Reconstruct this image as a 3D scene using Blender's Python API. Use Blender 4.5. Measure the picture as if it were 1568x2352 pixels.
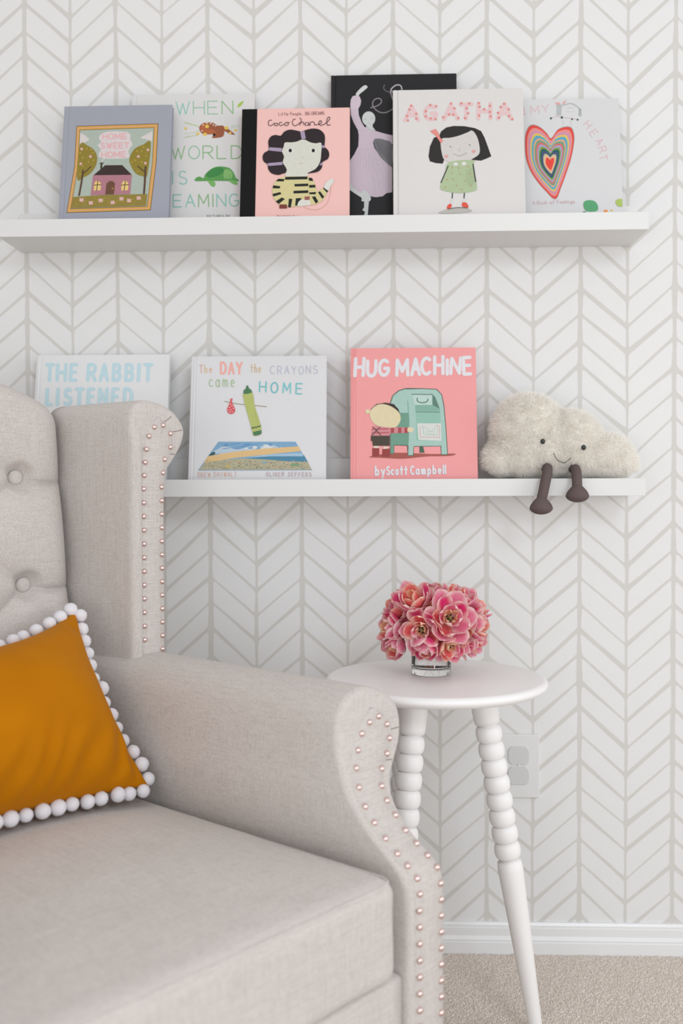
import bpy, bmesh, math, random
from mathutils import Vector, Matrix, noise
random.seed(7)
C = bpy.context.scene.collection
for o in list(bpy.data.objects): bpy.data.objects.remove(o)
PI = math.pi

# ------------------------------------------------------------ camera
CAM = Vector((.6625, -1.8766, .8745)); YAW, PITCH, ROLL, FPX = .0355, .0221, -.0028, 2287.0
fw = Vector((-math.sin(YAW)*math.cos(PITCH), math.cos(YAW)*math.cos(PITCH), -math.sin(PITCH)))
_r = Vector((math.cos(YAW), math.sin(YAW), 0)); _u = _r.cross(fw)
rt = _r*math.cos(ROLL) + _u*math.sin(ROLL); up = -_r*math.sin(ROLL) + _u*math.cos(ROLL)
cd = bpy.data.cameras.new('camera'); cam = bpy.data.objects.new('camera', cd); C.objects.link(cam)
cd.sensor_fit = 'VERTICAL'; cd.sensor_height = 36; cd.sensor_width = 24; cd.lens = FPX/2352*36
cam.matrix_world = Matrix(((rt.x, up.x, -fw.x, CAM.x), (rt.y, up.y, -fw.y, CAM.y), (rt.z, up.z, -fw.z, CAM.z), (0, 0, 0, 1)))
cd.clip_start = .05
cd.dof.use_dof = True; cd.dof.focus_distance = 1.6; cd.dof.aperture_fstop = 2.8
bpy.context.scene.camera = cam

def sight(px, py, n, p0):
    """point where the sight line through a measured photo pixel meets the plane (n, p0)"""
    d = fw + rt*((px-784)/FPX) - up*((py-1176)/FPX)
    n = Vector(n); t = (Vector(p0)-CAM).dot(n)/d.dot(n)
    return CAM + d*t

# ------------------------------------------------------------ world and light
w = bpy.data.worlds.new('world'); bpy.context.scene.world = w; w.use_nodes = True
bg = w.node_tree.nodes['Background']; bg.inputs[0].default_value = (1.0, .965, .945, 1); bg.inputs[1].default_value = .72
def area_light(name, loc, look, sx, sy, power, col):
    l = bpy.data.lights.new(name, 'AREA'); l.shape = 'RECTANGLE'; l.size = sx; l.size_y = sy; l.energy = power; l.color = col
    o = bpy.data.objects.new(name, l); C.objects.link(o); o.location = loc
    o.rotation_euler = (Vector(look)-Vector(loc)).to_track_quat('-Z', 'Y').to_euler(); return o
area_light('high_window_daylight', (1.75, -3.3, 2.15), (.6, -.4, .4), .85, .7, 20, (.84, .92, 1))
area_light('low_front_fill', (.7, -3.5, .75), (.6, 0, .60), 3.2, 1.3, 24, (.90, .955, 1))  # added unseen fill, brightens the lower wall and evens it out
area_light('side_window_daylight', (3.1, -1.5, 1.1), (.3, -.2, .7), 1.3, 1.5, 15, (.92, .96, 1))
sc = bpy.context.scene
sc.view_settings.view_transform = 'Standard'; sc.view_settings.look = 'None'
sc.view_settings.exposure = 0.04; sc.view_settings.gamma = 1; sc.view_settings.use_curve_mapping = False

# ------------------------------------------------------------ helpers
def lin(c):
    if isinstance(c, str): c = tuple(int(c[i:i+2], 16)/255 for i in (0, 2, 4))
    return tuple((x/12.92 if x <= .04045 else ((x+.055)/1.055)**2.4) for x in c) + (1,)
def tag(o, label=None, cat=None, group=None, kind=None):
    if label: o['label'] = label
    if cat: o['category'] = cat
    if group: o['group'] = group
    if kind: o['kind'] = kind
    return o
def empty(name, loc=(0, 0, 0), rot=(0, 0, 0)):
    o = bpy.data.objects.new(name, None); C.objects.link(o); o.location = loc; o.rotation_euler = rot
    o.empty_display_size = .05; return o
def mesh(name, verts, faces, mat, parent=None, smooth=True, loc=None):
    m = bpy.data.meshes.new(name); m.from_pydata([tuple(v) for v in verts], [], faces); m.update()
    if mat: m.materials.append(mat)
    if smooth:
        m.polygons.foreach_set('use_smooth', [True]*len(m.polygons))
    o = bpy.data.objects.new(name, m); C.objects.link(o)
    if parent: o.parent = parent
    if loc: o.location = loc
    return o
def fix_normals(o):
    bm = bmesh.new(); bm.from_mesh(o.data); bmesh.ops.remove_doubles(bm, verts=bm.verts, dist=1e-6)
    bmesh.ops.recalc_face_normals(bm, faces=bm.faces); bm.to_mesh(o.data); bm.free(); return o
def box(name, x0, x1, y0, y1, z0, z1, mat, parent=None, bev=.001, seg=2):
    bm = bmesh.new(); bmesh.ops.create_cube(bm, size=1)
    for v in bm.verts: v.co = ((x0+x1)/2+v.co.x*(x1-x0), (y0+y1)/2+v.co.y*(y1-y0), (z0+z1)/2+v.co.z*(z1-z0))
    if bev: bmesh.ops.bevel(bm, geom=bm.edges[:], offset=bev, segments=seg, profile=.6, affect='EDGES')
    m = bpy.data.meshes.new(name); bm.to_mesh(m); bm.free(); m.materials.append(mat)
    o = bpy.data.objects.new(name, m); C.objects.link(o)
    if parent: o.parent = parent
    return o
def lathe(prof, n=48, close=False):
    V, F = [], []
    k = len(prof)
    for i in range(n):
        a = 2*PI*i/n
        for r, z in prof: V.append((r*math.cos(a), r*math.sin(a), z))
    for i in range(n):
        j = (i+1) % n
        for q in range(k-1 if not close else k):
            q2 = (q+1) % k
            F.append((i*k+q, j*k+q, j*k+q2, i*k+q2))
    return V, F
def tube(pts, r, n=10, cap=True):
    V, F = [], []; P = [Vector(p) for p in pts]; rr = r if isinstance(r, (list, tuple)) else [r]*len(P)
    ref = None
    for i, p in enumerate(P):
        t = (P[min(i+1, len(P)-1)]-P[max(i-1, 0)]).normalized()
        if ref is None: ref = t.orthogonal().normalized()
        ref = (ref - t*ref.dot(t)).normalized(); b = t.cross(ref)
        for k in range(n):
            a = 2*PI*k/n; V.append(p+(ref*math.cos(a)+b*math.sin(a))*rr[i])
    for i in range(len(P)-1):
        for k in range(n):
            F.append((i*n+k, i*n+(k+1) % n, (i+1)*n+(k+1) % n, (i+1)*n+k))
    if cap: F.append(tuple(range(n))[::-1]); F.append(tuple((len(P)-1)*n+k for k in range(n)))
    return V, F
def smooth_pts(P, k=6, closed=False):
    out = []; n = len(P); P = [Vector(p) for p in P]
    for i in range(n if closed else n-1):
        p1, p2 = P[i], P[(i+1) % n]
        p0 = P[(i-1) % n] if (closed or i > 0) else p1
        p3 = P[(i+2) % n] if (closed or i+2 < n) else p2
        for j in range(k):
            t = j/k
            out.append(.5*((2*p1)+(p2-p0)*t+(2*p0-5*p1+4*p2-p3)*t*t+(3*p1-p0-3*p2+p3)*t**3))
    if not closed: out.append(P[-1])
    return out
def interp(x, xs, ys):
    if x <= xs[0]: return ys[0]
    for i in range(len(xs)-1):
        if x <= xs[i+1]:
            t = (x-xs[i])/(xs[i+1]-xs[i]); return ys[i]+(ys[i+1]-ys[i])*t
    return ys[-1]
def sstep(a, b, x):
    t = max(0, min(1, (x-a)/(b-a))); return t*t*(3-2*t)

# ------------------------------------------------------------ materials
class NT:
    def __init__(s, name):
        s.m = bpy.data.materials.new(name); s.m.use_nodes = True; s.t = s.m.node_tree; s.N = s.t.nodes; s.L = s.t.links
        s.b = s.N['Principled BSDF']
    def put(s, sock, v):
        if v is None: return
        if isinstance(v, bpy.types.NodeSocket): s.L.new(v, sock)
        else: sock.default_value = v
    def M(s, op, a, b=None, c=None, clamp=False):
        n = s.N.new('ShaderNodeMath'); n.operation = op; n.use_clamp = clamp
        for i, v in enumerate((a, b, c)): s.put(n.inputs[i], v)
        return n.outputs[0]
    def xyz(s, x, y, z):
        n = s.N.new('ShaderNodeCombineXYZ')
        for i, v in enumerate((x, y, z)): s.put(n.inputs[i], v)
        return n.outputs[0]
    def white(s, x, y, z):
        n = s.N.new('ShaderNodeTexWhiteNoise'); n.noise_dimensions = '3D'; s.L.new(s.xyz(x, y, z), n.inputs['Vector']); return n.outputs['Value']
    def noise(s, vec, scale, detail=2, rough=.5):
        n = s.N.new('ShaderNodeTexNoise'); s.put(n.inputs['Vector'], vec); n.inputs['Scale'].default_value = scale
        n.inputs['Detail'].default_value = detail; n.inputs['Roughness'].default_value = rough; return n.outputs['Fac']
    def coord(s, kind='Object'):
        return s.N.new('ShaderNodeTexCoord').outputs[kind]
    def scale(s, vec, v):
        n = s.N.new('ShaderNodeMapping'); s.L.new(vec, n.inputs['Vector']); n.inputs['Scale'].default_value = v; return n.outputs[0]
    def mix(s, f, a, b):
        n = s.N.new('ShaderNodeMix'); n.data_type = 'RGBA'; s.put(n.inputs[0], f); s.put(n.inputs[6], a); s.put(n.inputs[7], b); return n.outputs[2]
    def bump(s, h, strength, dist):
        n = s.N.new('ShaderNodeBump'); n.inputs['Strength'].default_value = strength; n.inputs['Distance'].default_value = dist
        s.L.new(h, n.inputs['Height']); s.L.new(n.outputs[0], s.b.inputs['Normal'])
    def smooth(s, v, a, b):
        n = s.N.new('ShaderNodeMapRange'); n.interpolation_type = 'SMOOTHSTEP'; s.put(n.inputs[0], v)
        n.inputs[1].default_value = a; n.inputs[2].default_value = b; return n.outputs[0]
    def base(s, col, rough=.5, metal=0, spec=.5):
        s.put(s.b.inputs['Base Color'], col); s.b.inputs['Roughness'].default_value = rough
        s.b.inputs['Metallic'].default_value = metal; s.b.inputs['Specular IOR Level'].default_value = spec; return s

def plain(name, col, rough=.5, metal=0, spec=.5, var=.03, nscale=60, bump=0, bscale=300):
    t = NT(name); c = col if len(col) == 4 else tuple(col)+(1,)
    n = t.noise(t.coord(), nscale, 3)
    dark = tuple(x*(1-var) for x in c[:3])+(1,); lite = tuple(min(1, x*(1+var)) for x in c[:3])+(1,)
    t.base(t.mix(n, dark, lite), rough, metal, spec)
    if bump: t.bump(t.noise(t.coord(), bscale, 3), bump, .001)
    return t.m

def wallpaper():
    t = NT('wallpaper_print'); M = t.M
    P, PIT, DROP, PH = .0868, .0492, .0761, .0214
    sp = t.N.new('ShaderNodeSeparateXYZ'); t.L.new(t.coord(), sp.inputs[0]); X0, Z0 = sp.outputs[0], sp.outputs[2]
    rag = M('MULTIPLY', M('SUBTRACT', t.noise(t.coord(), 420, 2), .5), .0022)      # ragged hand painted edge
    wob = M('MULTIPLY', M('SUBTRACT', t.noise(t.coord(), 9, 1), .5), .004)
    X = M('ADD', X0, wob); Z = Z0
    tp = M('PINGPONG', X, P); tt = M('DIVIDE', tp, P)
    s = M('DIVIDE', M('SUBTRACT', M('MULTIPLY_ADD', tt, DROP, Z), PH), PIT)
    n = M('FLOOR', M('ADD', s, .5)); fr = M('SUBTRACT', s, n)
    pk = M('FLOOR', M('ADD', M('DIVIDE', X, 2*P), .5)); va = M('FLOOR', M('DIVIDE', X, 2*P)); cell = M('FLOOR', M('DIVIDE', X, P))
    jp = M('MULTIPLY', M('SUBTRACT', t.white(pk, n, 1.3), .5), .008); jv = M('MULTIPLY', M('SUBTRACT', t.white(va, n, 2.7), .5), .008)
    j = M('ADD', jp, M('MULTIPLY', M('SUBTRACT', jv, jp), tt))
    d = M('MULTIPLY', M('ABSOLUTE', M('SUBTRACT', M('MULTIPLY', fr, PIT), j)), .76)
    w0 = M('MULTIPLY_ADD', t.white(cell, n, 5.1), .0030, .0013); w1 = M('MULTIPLY_ADD', t.white(cell, n, 8.9), .0038, .0014)
    wd = M('ADD', w0, M('MULTIPLY', M('SUBTRACT', w1, w0), tt))
    e1 = M('SUBTRACT', d, wd)
    zn = t.N.new('ShaderNodeTexNoise'); t.L.new(t.xyz(M('MULTIPLY', pk, 7.3), 0, M('MULTIPLY', Z, 14)), zn.inputs[0]); zn.inputs['Scale'].default_value = 1; zn.inputs['Detail'].default_value = 1
    zv = t.N.new('ShaderNodeTexNoise'); t.L.new(t.xyz(M('MULTIPLY', va, 9.1), 5, M('MULTIPLY', Z, 14)), zv.inputs[0]); zv.inputs['Scale'].default_value = 1; zv.inputs['Detail'].default_value = 1
    hp = M('MULTIPLY_ADD', zn.outputs[0], .006, .0012); hv = M('MULTIPLY_ADD', zv.outputs[0], .0045, .0005)
    e2 = M('MINIMUM', M('SUBTRACT', tp, hp), M('SUBTRACT', M('SUBTRACT', P, tp), hv))
    e = M('ADD', M('SMOOTH_MIN', e1, e2, .006), rag)
    mask = t.smooth(e, .0006, -.0006)
    mott = t.noise(t.coord(), 35, 4, .6)
    ground = t.mix(mott, (.735, .735, .733, 1), (.765, .765, .763, 1)); line = t.mix(mott, (.60, .585, .555, 1), (.64, .628, .60, 1))
    t.base(t.mix(mask, ground, line), .75, 0, .25)
    weave = M('ADD', t.noise(t.scale(t.coord(), (1, 1, 12)), 90, 3), t.noise(t.scale(t.coord(), (8, 1, 1)), 60, 2))
    t.bump(weave, .08, .0006); return t.m

def linen():
    t = NT('linen_upholstery'); co = t.coord(); M = t.M
    th = [t.noise(t.scale(co, v), 1, 2, .6) for v in ((90, 2300, 2300), (2300, 90, 2300), (2300, 2300, 90))]
    big = [t.noise(t.scale(co, v), 1, 1) for v in ((14, 650, 650), (650, 14, 650), (650, 650, 14))]
    s = M('ADD', M('ADD', th[0], th[1]), th[2]); b = M('ADD', M('ADD', big[0], big[1]), big[2])
    f = M('ADD', t.smooth(s, 1.1, 1.9), M('MULTIPLY', M('SUBTRACT', b, 1.5), .9))
    slub = t.smooth(b, 1.72, 1.95)
    col = t.mix(f, (.500, .459, .430, 1), (.702, .659, .623, 1)); col = t.mix(M('MULTIPLY', slub, .35), col, (.48, .40, .375, 1))
    t.base(col, .9, 0, .2); t.b.inputs['Sheen Weight'].default_value = .15
    t.bump(M('ADD', s, M('MULTIPLY', b, .5)), .5, .0006); return t.m

def velvet():
    t = NT('mustard_velvet'); n = t.noise(t.coord(), 14, 3); f = t.noise(t.coord(), 500, 2)
    t.base(t.mix(n, (.42, .138, .0005, 1), (.52, .185, .001, 1)), .75, 0, .2)
    t.b.inputs['Specular IOR Level'].default_value = .08; t.b.inputs['Sheen Weight'].default_value = .12; t.b.inputs['Sheen Roughness'].default_value = .4; t.b.inputs['Sheen Tint'].default_value = (1, .62, .22, 1)
    t.bump(f, .15, .0004); return t.m

def carpet():
    t = NT('carpet_floor'); n = t.noise(t.coord(), 380, 3, .7); b = t.noise(t.coord(), 9, 2)
    c = t.mix(t.smooth(n, .3, .7), (.64, .56, .49, 1), (.86, .78, .70, 1)); t.base(t.mix(t.M('MULTIPLY', b, .2), c, (.6, .5, .42, 1)), .95, 0, .1)
    t.bump(n, .8, .004); return t.m
def pile_mat():
    t = NT('carpet_pile_yarn'); n = t.noise(t.coord(), 260, 3, .7)
    t.base(t.mix(t.smooth(n, .3, .7), (.66, .575, .505, 1), (.93, .86, .79, 1)), .95, 0, .1); return t.m
def print_mat():
    t = NT('printed_cover_ink'); a = t.N.new('ShaderNodeAttribute'); a.attribute_name = 'Ink'
    n = t.noise(t.coord(), 130, 4, .6)
    d = t.N.new('ShaderNodeMix'); d.data_type = 'RGBA'; d.blend_type = 'MULTIPLY'; d.inputs[0].default_value = 1
    t.L.new(a.outputs['Color'], d.inputs[6]); t.L.new(t.mix(n, (.86, .86, .86, 1), (1, 1, 1, 1)), d.inputs[7])
    t.base(d.outputs[2], .5, 0, .3); return t.m
def petal_mat():
    t = NT('tulip_petal'); a = t.N.new('ShaderNodeAttribute'); a.attribute_name = 'Ink'
    n = t.noise(t.scale(t.coord(), (900, 900, 60)), 1, 2)
    d = t.N.new('ShaderNodeMix'); d.data_type = 'RGBA'; d.blend_type = 'MULTIPLY'; d.inputs[0].default_value = 1
    t.L.new(a.outputs['Color'], d.inputs[6]); t.L.new(t.mix(n, (.92, .89, .89, 1), (1, 1, 1, 1)), d.inputs[7])
    t.base(d.outputs[2], .55, 0, .3); return thin(t, .38)
def thin(t, share):     # thin matter: part of the light passes through
    tr = t.N.new('ShaderNodeBsdfTranslucent'); mx = t.N.new('ShaderNodeMixShader'); mx.inputs[0].default_value = share
    src = t.b.inputs['Base Color'].links[0].from_socket; t.L.new(src, tr.inputs[0]); out = t.N['Material Output']
    t.L.new(t.b.outputs[0], mx.inputs[1]); t.L.new(tr.outputs[0], mx.inputs[2]); t.L.new(mx.outputs[0], out.inputs[0]); return t.m
def fur_mat():
    t = NT('cream_plush_fur'); n = t.noise(t.coord(), 70, 3); t.base(t.mix(n, (.97, .945, .90, 1), (.995, .98, .95, 1)), .9, 0, .05); return thin(t, .5)
def glass(name, ior, tint=(1, 1, 1, 1)):
    t = NT(name); t.base(tint, .0); t.b.inputs['Transmission Weight'].default_value = 1; t.b.inputs['IOR'].default_value = ior; return t.m

W_PAPER = wallpaper(); LINEN = linen(); VELVET = velvet(); CARPET = carpet(); PILE = pile_mat(); INK = print_mat(); PETAL = petal_mat()
TRIM = plain('white_gloss_trim', (.78, .785, .79), .28, var=.01)
SHELF = plain('white_laminate', (.71, .71, .70), .4, var=.01)
TABLE = plain('white_painted_wood', (.84, .825, .82), .38, var=.02, nscale=20)
PLASTIC = plain('white_outlet_plastic', (.72, .72, .715), .35, var=.01); PLASTIC2 = plain('grey_white_safety_plastic', (.60, .61, .61), .3, var=.01)
NAIL = plain('rose_bronze_metal', (.80, .62, .59), .24, metal=1, var=.06, nscale=400)
POM = plain('white_pompom_wool', (.80, .79, .83), .95, spec=.1, var=.06, nscale=500, bump=1.0, bscale=900)
FUR = plain('cream_plush_backing', (.93, .90, .85), .9, spec=.1, var=.05, nscale=90); FURS = fur_mat()
CORD = plain('brown_corduroy', (.125, .095, .09), .9, spec=.1, var=.2, nscale=500, bump=.5, bscale=700)
BLACK = plain('black_thread', (.02, .025, .025), .4, var=.1)
PAGE = plain('book_pages', (.74, .73, .70), .8, var=.05, nscale=400)
GLASS = glass('clear_vase_glass', 1.48); WATER = glass('vase_water', 1.33)
STEM = plain('tulip_stem', (.22, .33, .09), .5, var=.25, nscale=120); STAMEN = plain('dark_stamen', (.03, .02, .03), .7, var=.3)
WOODLEG = plain('dark_turned_wood', (.10, .05, .03), .35, var=.2)
FOLD_SHADE = plain('linen_fold_shade', (.30, .23, .21), .9, spec=.1)  # dark tone paints the shade inside the gathered folds

# ------------------------------------------------------------ setting
tag(mesh('wall_back', [(-2.2, 0, 0), (3.4, 0, 0), (3.4, 0, 2.6), (-2.2, 0, 2.6), (-2.2, .1, 0), (3.4, .1, 0), (3.4, .1, 2.6), (-2.2, .1, 2.6)],
    [(0, 1, 2, 3), (5, 4, 7, 6), (0, 3, 7, 4), (1, 5, 6, 2), (3, 2, 6, 7), (0, 4, 5, 1)], W_PAPER, smooth=False), kind='structure')
floor = tag(mesh('floor', [(-2.2, -4.2, 0), (3.4, -4.2, 0), (3.4, 0, 0), (-2.2, 0, 0), (-2.2, -4.2, -.08), (3.4, -4.2, -.08), (3.4, 0, -.08), (-2.2, 0, -.08)],
    [(0, 1, 2, 3), (7, 6, 5, 4), (0, 4, 5, 1), (1, 5, 6, 2), (2, 6, 7, 3), (3, 7, 4, 0)], CARPET, smooth=False), kind='structure')
V, F = [], []
for i in range(70000):
    x = random.uniform(.55, 1.45); y = random.uniform(-.62, -.014)
    h = random.uniform(.0012, .0032); a = random.uniform(0, 2*PI); r = random.uniform(.0012, .0021); dx, dy = random.gauss(0, .0005), random.gauss(0, .0005); k = len(V)
    for q in range(4): V.append((x+r*math.cos(a+q*PI/2), y+r*math.sin(a+q*PI/2), -.0002))
    V.append((x+dx, y+dy, h)); F += [(k, k+1, k+4), (k+1, k+2, k+4), (k+2, k+3, k+4), (k+3, k, k+4)]
tag(mesh('carpet_pile', V, F, PILE, floor), kind='stuff')
bp = [(0, 0), (-.013, 0), (-.013, .022), (-.0115, .024), (-.012, .027), (-.0095, .034), (-.0095, .048), (-.007, .050), (-.0075, .053), (-.005, .058), (0, .058)]
V = [(x, y, z) for x in (-2.2, 3.4) for y, z in bp]; n = len(bp)
F = [(i, (i+1) % n, n+(i+1) % n, n+i) for i in range(n)]+[tuple(range(n))[::-1], tuple(range(n, 2*n))]
tag(fix_normals(mesh('baseboard_back', V, F, TRIM, smooth=False)), kind='structure')

# ------------------------------------------------------------ ledges
X0, ZU, ZL = -.0086, 1.3256+.0, .8631
ZU = 1.3256; LEDGE = .012
def ledge(z, x1, label):
    r = empty('picture_ledge', (X0, 0, z)); tag(r, label, 'shelf', 'white picture ledges on the wall'); L = x1-X0
    box('shelf_board', 0, L, -.1075, -.0142, 0, LEDGE, SHELF, r, .0006)
    box('front_lip', 0, L, -.12, -.1077, 0, .0305, SHELF, r, .0008)
    box('back_rail', 0, L, -.014, -.0003, 0, .0705, SHELF, r, .0008); return r
ledge(ZU, 1.135, 'upper white picture ledge holding six picture books')
ledge(ZL, 1.131, 'lower white picture ledge with three books and a cloud toy')

# ------------------------------------------------------------ printed artwork
def A_(cx, cy, rx, ry, a0, a1, n=9): return [(cx+rx*math.cos(math.radians(a0+(a1-a0)*i/n)), cy+ry*math.sin(math.radians(a0+(a1-a0)*i/n))) for i in range(n+1)]
G = {'A': [[(0, 0), (.5, 1), (1, 0)], [(.2, .36), (.8, .36)]], 'B': [[(0, 0), (0, 1), (.5, 1)]+A_(.5, .76, .38, .24, 90, -90)+[(0, .52)], [(.5, .52)]+A_(.52, .26, .45, .26, 90, -90)+[(0, 0)]],
 'C': [A_(.55, .5, .55, .5, 50, 310, 14)], 'D': [[(0, 0), (0, 1), (.4, 1)]+A_(.4, .5, .6, .5, 90, -90, 12)+[(0, 0)]], 'E': [[(.9, 1), (0, 1), (0, 0), (.9, 0)], [(0, .52), (.8, .52)]],
 'F': [[(.9, 1), (0, 1), (0, 0)], [(0, .52), (.8, .52)]], 'G': [A_(.55, .5, .55, .5, 50, 330, 14)+[(1.03, .45), (.6, .45)]], 'H': [[(0, 0), (0, 1)], [(1, 0), (1, 1)], [(0, .5), (1, .5)]],
 'I': [[(.5, 0), (.5, 1)]], 'J': [[(.7, 1), (.7, .3)]+A_(.4, .3, .3, .3, 0, -160, 6), [(.3, 1), (1, 1)]], 'K': [[(0, 0), (0, 1)], [(.9, 1), (0, .4)], [(.3, .6), (.95, 0)]], 'L': [[(0, 1), (0, 0), (.85, 0)]],
 'M': [[(0, 0), (.05, 1), (.5, .25), (.95, 1), (1, 0)]], 'N': [[(0, 0), (0, 1), (1, 0), (1, 1)]], 'O': [A_(.5, .5, .52, .5, 0, 360, 18)], 'P': [[(0, 0), (0, 1), (.5, 1)]+A_(.5, .74, .42, .26, 90, -90)+[(0, .48)]],
 'R': [[(0, 0), (0, 1), (.5, 1)]+A_(.5, .74, .42, .26, 90, -90)+[(0, .48)], [(.45, .48), (.95, 0)]], 'S': [A_(.5, .75, .42, .25, 40, 270, 8)+A_(.5, .25, .45, .25, 90, -150, 9)],
 'T': [[(0, 1), (1, 1)], [(.5, 1), (.5, 0)]], 'U': [[(0, 1), (0, .4)]+A_(.5, .4, .5, .4, 180, 360, 10)+[(1, 1)]], 'V': [[(0, 1), (.5, 0), (1, 1)]], 'W': [[(0, 1), (.28, 0), (.5, .85), (.72, 0), (1, 1)]], 'Y': [[(0, 1), (.5, .5), (1, 1)], [(.5, .5), (.5, 0)]],
 'a': [A_(.45, .3, .42, .3, 20, 380, 12), [(.9, .6), (.9, 0)]], 'b': [[(.1, 1), (.1, 0)], A_(.5, .3, .4, .3, 0, 360, 12)], 'c': [A_(.5, .3, .45, .3, 50, 310, 9)], 'd': [[(.9, 1), (.9, 0)], A_(.5, .3, .4, .3, 0, 360, 12)],
 'e': [[(.1, .32), (.9, .32)]+A_(.5, .3, .4, .3, 5, 310, 10)], 'f': [A_(.65, .78, .25, .2, 60, 180, 5)+[(.4, 0)], [(.15, .58), (.75, .58)]], 'g': [A_(.5, .3, .4, .3, 0, 360, 10), [(.9, .6), (.9, -.1)]+A_(.5, -.1, .4, .22, 0, -150, 6)],
 'h': [[(.1, 1), (.1, 0)], A_(.5, .3, .38, .28, 170, 0, 6)+[(.88, 0)]], 'i': [[(.5, .58), (.5, 0)], [(.5, .8), (.5, .84)]], 'k': [[(.1, 1), (.1, 0)], [(.8, .6), (.1, .25)], [(.3, .35), (.85, 0)]], 'l': [[(.5, 1), (.5, 0)]],
 'm': [[(.05, .6), (.05, 0)], A_(.28, .35, .22, .24, 180, 0, 5)+[(.5, 0)], A_(.73, .35, .22, .24, 180, 0, 5)+[(.95, 0)]], 'n': [[(.1, .6), (.1, 0)], A_(.5, .3, .38, .28, 170, 0, 6)+[(.88, 0)]], 'o': [A_(.5, .3, .42, .3, 0, 360, 12)],
 'p': [[(.1, .6), (.1, -.35)], A_(.5, .3, .4, .3, 0, 360, 12)], 'r': [[(.2, .6), (.2, 0)], A_(.6, .3, .38, .28, 170, 50, 4)], 's': [A_(.5, .45, .35, .15, 40, 270, 6)+A_(.5, .15, .38, .15, 90, -150, 6)], 't': [[(.5, .95), (.5, 0)], [(.12, .6), (.9, .6)]],
 'u': [[(.1, .6), (.1, .25)]+A_(.5, .25, .4, .25, 180, 360, 7)+[(.9, .6)]], 'w': [[(0, .6), (.25, 0), (.5, .5), (.75, 0), (1, .6)]], 'y': [[(.1, .6), (.5, 0)], [(.9, .6), (.3, -.35)]], ',': [[(.5, .05), (.4, -.12)]]}
class Art:
    """flat print built as thin coloured polygons on a book cover; pen units are those of an enlarged view of the cover"""
    def __init__(s, book, ox, oy, k): s.bk, s.ox, s.oy, s.k = book, ox, oy, k; s.V, s.F, s.Cc = [], [], []; s.z = .00012
    def p(s, x, y):
        P = sight(s.ox+x/s.k, s.oy+y/s.k, s.bk['n'], s.bk['p0']) - s.bk['p0']
        x, y = P.dot(s.bk['X']), P.dot(s.bk['Y'])
        return (min(max(x, .0008), s.bk['w']-.0008), min(max(y, .0008), s.bk['h']-.0008), s.z)
    def layer(s): s.z += .000006
    def poly(s, pts, col, smooth=0, lay=True):
        if lay: s.layer()
        if smooth: pts = [tuple(v)[:2] for v in smooth_pts([Vector((a, b)) for a, b in pts], smooth, True)]
        k = len(s.V); s.z += 8e-7; s.V += [s.p(x, y) for x, y in pts]; s.F.append(tuple(range(k, k+len(pts)))); s.Cc.append(lin(col))
    def ell(s, cx, cy, rx, ry, col, rot=0, n=20, lay=True):
        c, q = math.cos(math.radians(rot)), math.sin(math.radians(rot))
        s.poly([(cx+rx*math.cos(a)*c-ry*math.sin(a)*q, cy+rx*math.cos(a)*q+ry*math.sin(a)*c) for a in [2*PI*i/n for i in range(n)]], col, 0, lay)
    def line(s, pts, wd, col, smooth=0, lay=True, cap=True, w2=None):
        if lay: s.layer()
        if smooth: pts = [tuple(v)[:2] for v in smooth_pts([Vector((a, b)) for a, b in pts], smooth)]
        n = len(pts)
        for i in range(n-1):
            (x0, y0), (x1, y1) = pts[i], pts[i+1]; L = math.hypot(x1-x0, y1-y0)
            if L < 1e-6: continue
            wa = wd if w2 is None else wd+(w2-wd)*i/(n-1); wb = wd if w2 is None else wd+(w2-wd)*(i+1)/(n-1)
            nx, ny = -(y1-y0)/L/2, (x1-x0)/L/2
            s.poly([(x0+nx*wa, y0+ny*wa), (x1+nx*wb, y1+ny*wb), (x1-nx*wb, y1-ny*wb), (x0-nx*wa, y0-ny*wa)], col, 0, False)
        if cap:
            for i, (x, y) in enumerate(pts):
                r = (wd if w2 is None else wd+(w2-wd)*i/(n-1))/2
                if r > .8: s.poly([(x+r*math.cos(a), y+r*math.sin(a)) for a in [PI*q/4 for q in range(8)]], col, 0, False)
    def glyph(s, ch, ox, oy, ux, uy, vx, vy, wd, col):
        for st in G.get(ch, []): s.line([(ox+ux*a+vx*b, oy+uy*a+vy*b) for a, b in st], wd, col, lay=False)
    def text(s, txt, x0, y0, x1, y1, h, wd, col, fill=.72, jit=0):
        s.layer(); n = len(txt); W_ = [{'I': .35, 'i': .4, 'l': .4, ' ': .6, 'M': 1.15, 'W': 1.25, 'm': 1.2}.get(c, 1) for c in txt]; T = sum(W_); q = 0
        L = math.hypot(x1-x0, y1-y0); ux, uy = (x1-x0)/L, (y1-y0)/L; rnd = random.Random(3)
        for i, c in enumerate(txt):
            a = L*q/T; cw = L*W_[i]/T; q += W_[i]; g = cw*fill; off = a+(cw-g)/2; j = rnd.uniform(-jit, jit)
            cl = col[i % len(col)] if isinstance(col, list) else col
            s.glyph(c, x0+ux*off-uy*j, y0+uy*off+ux*j, ux*g, uy*g, uy*h, -ux*h, wd, cl)
    def done(s):
        m = bpy.data.meshes.new('cover_print'); m.from_pydata(s.V, [], s.F); m.materials.append(INK)
        at = m.color_attributes.new('Ink', 'FLOAT_COLOR', 'CORNER'); i = 0; buf = []
        for pl, c in zip(m.polygons, s.Cc): buf += list(c)*pl.loop_total
        at.data.foreach_set('color', buf)
        # outward facing
        bm = bmesh.new(); bm.from_mesh(m)
        for f in bm.faces:
            if f.normal.z < 0: f.normal_flip()
        bm.to_mesh(m); bm.free()
        o = bpy.data.objects.new('cover_print', m); C.objects.link(o); o.parent = s.bk['root']; return o

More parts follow.
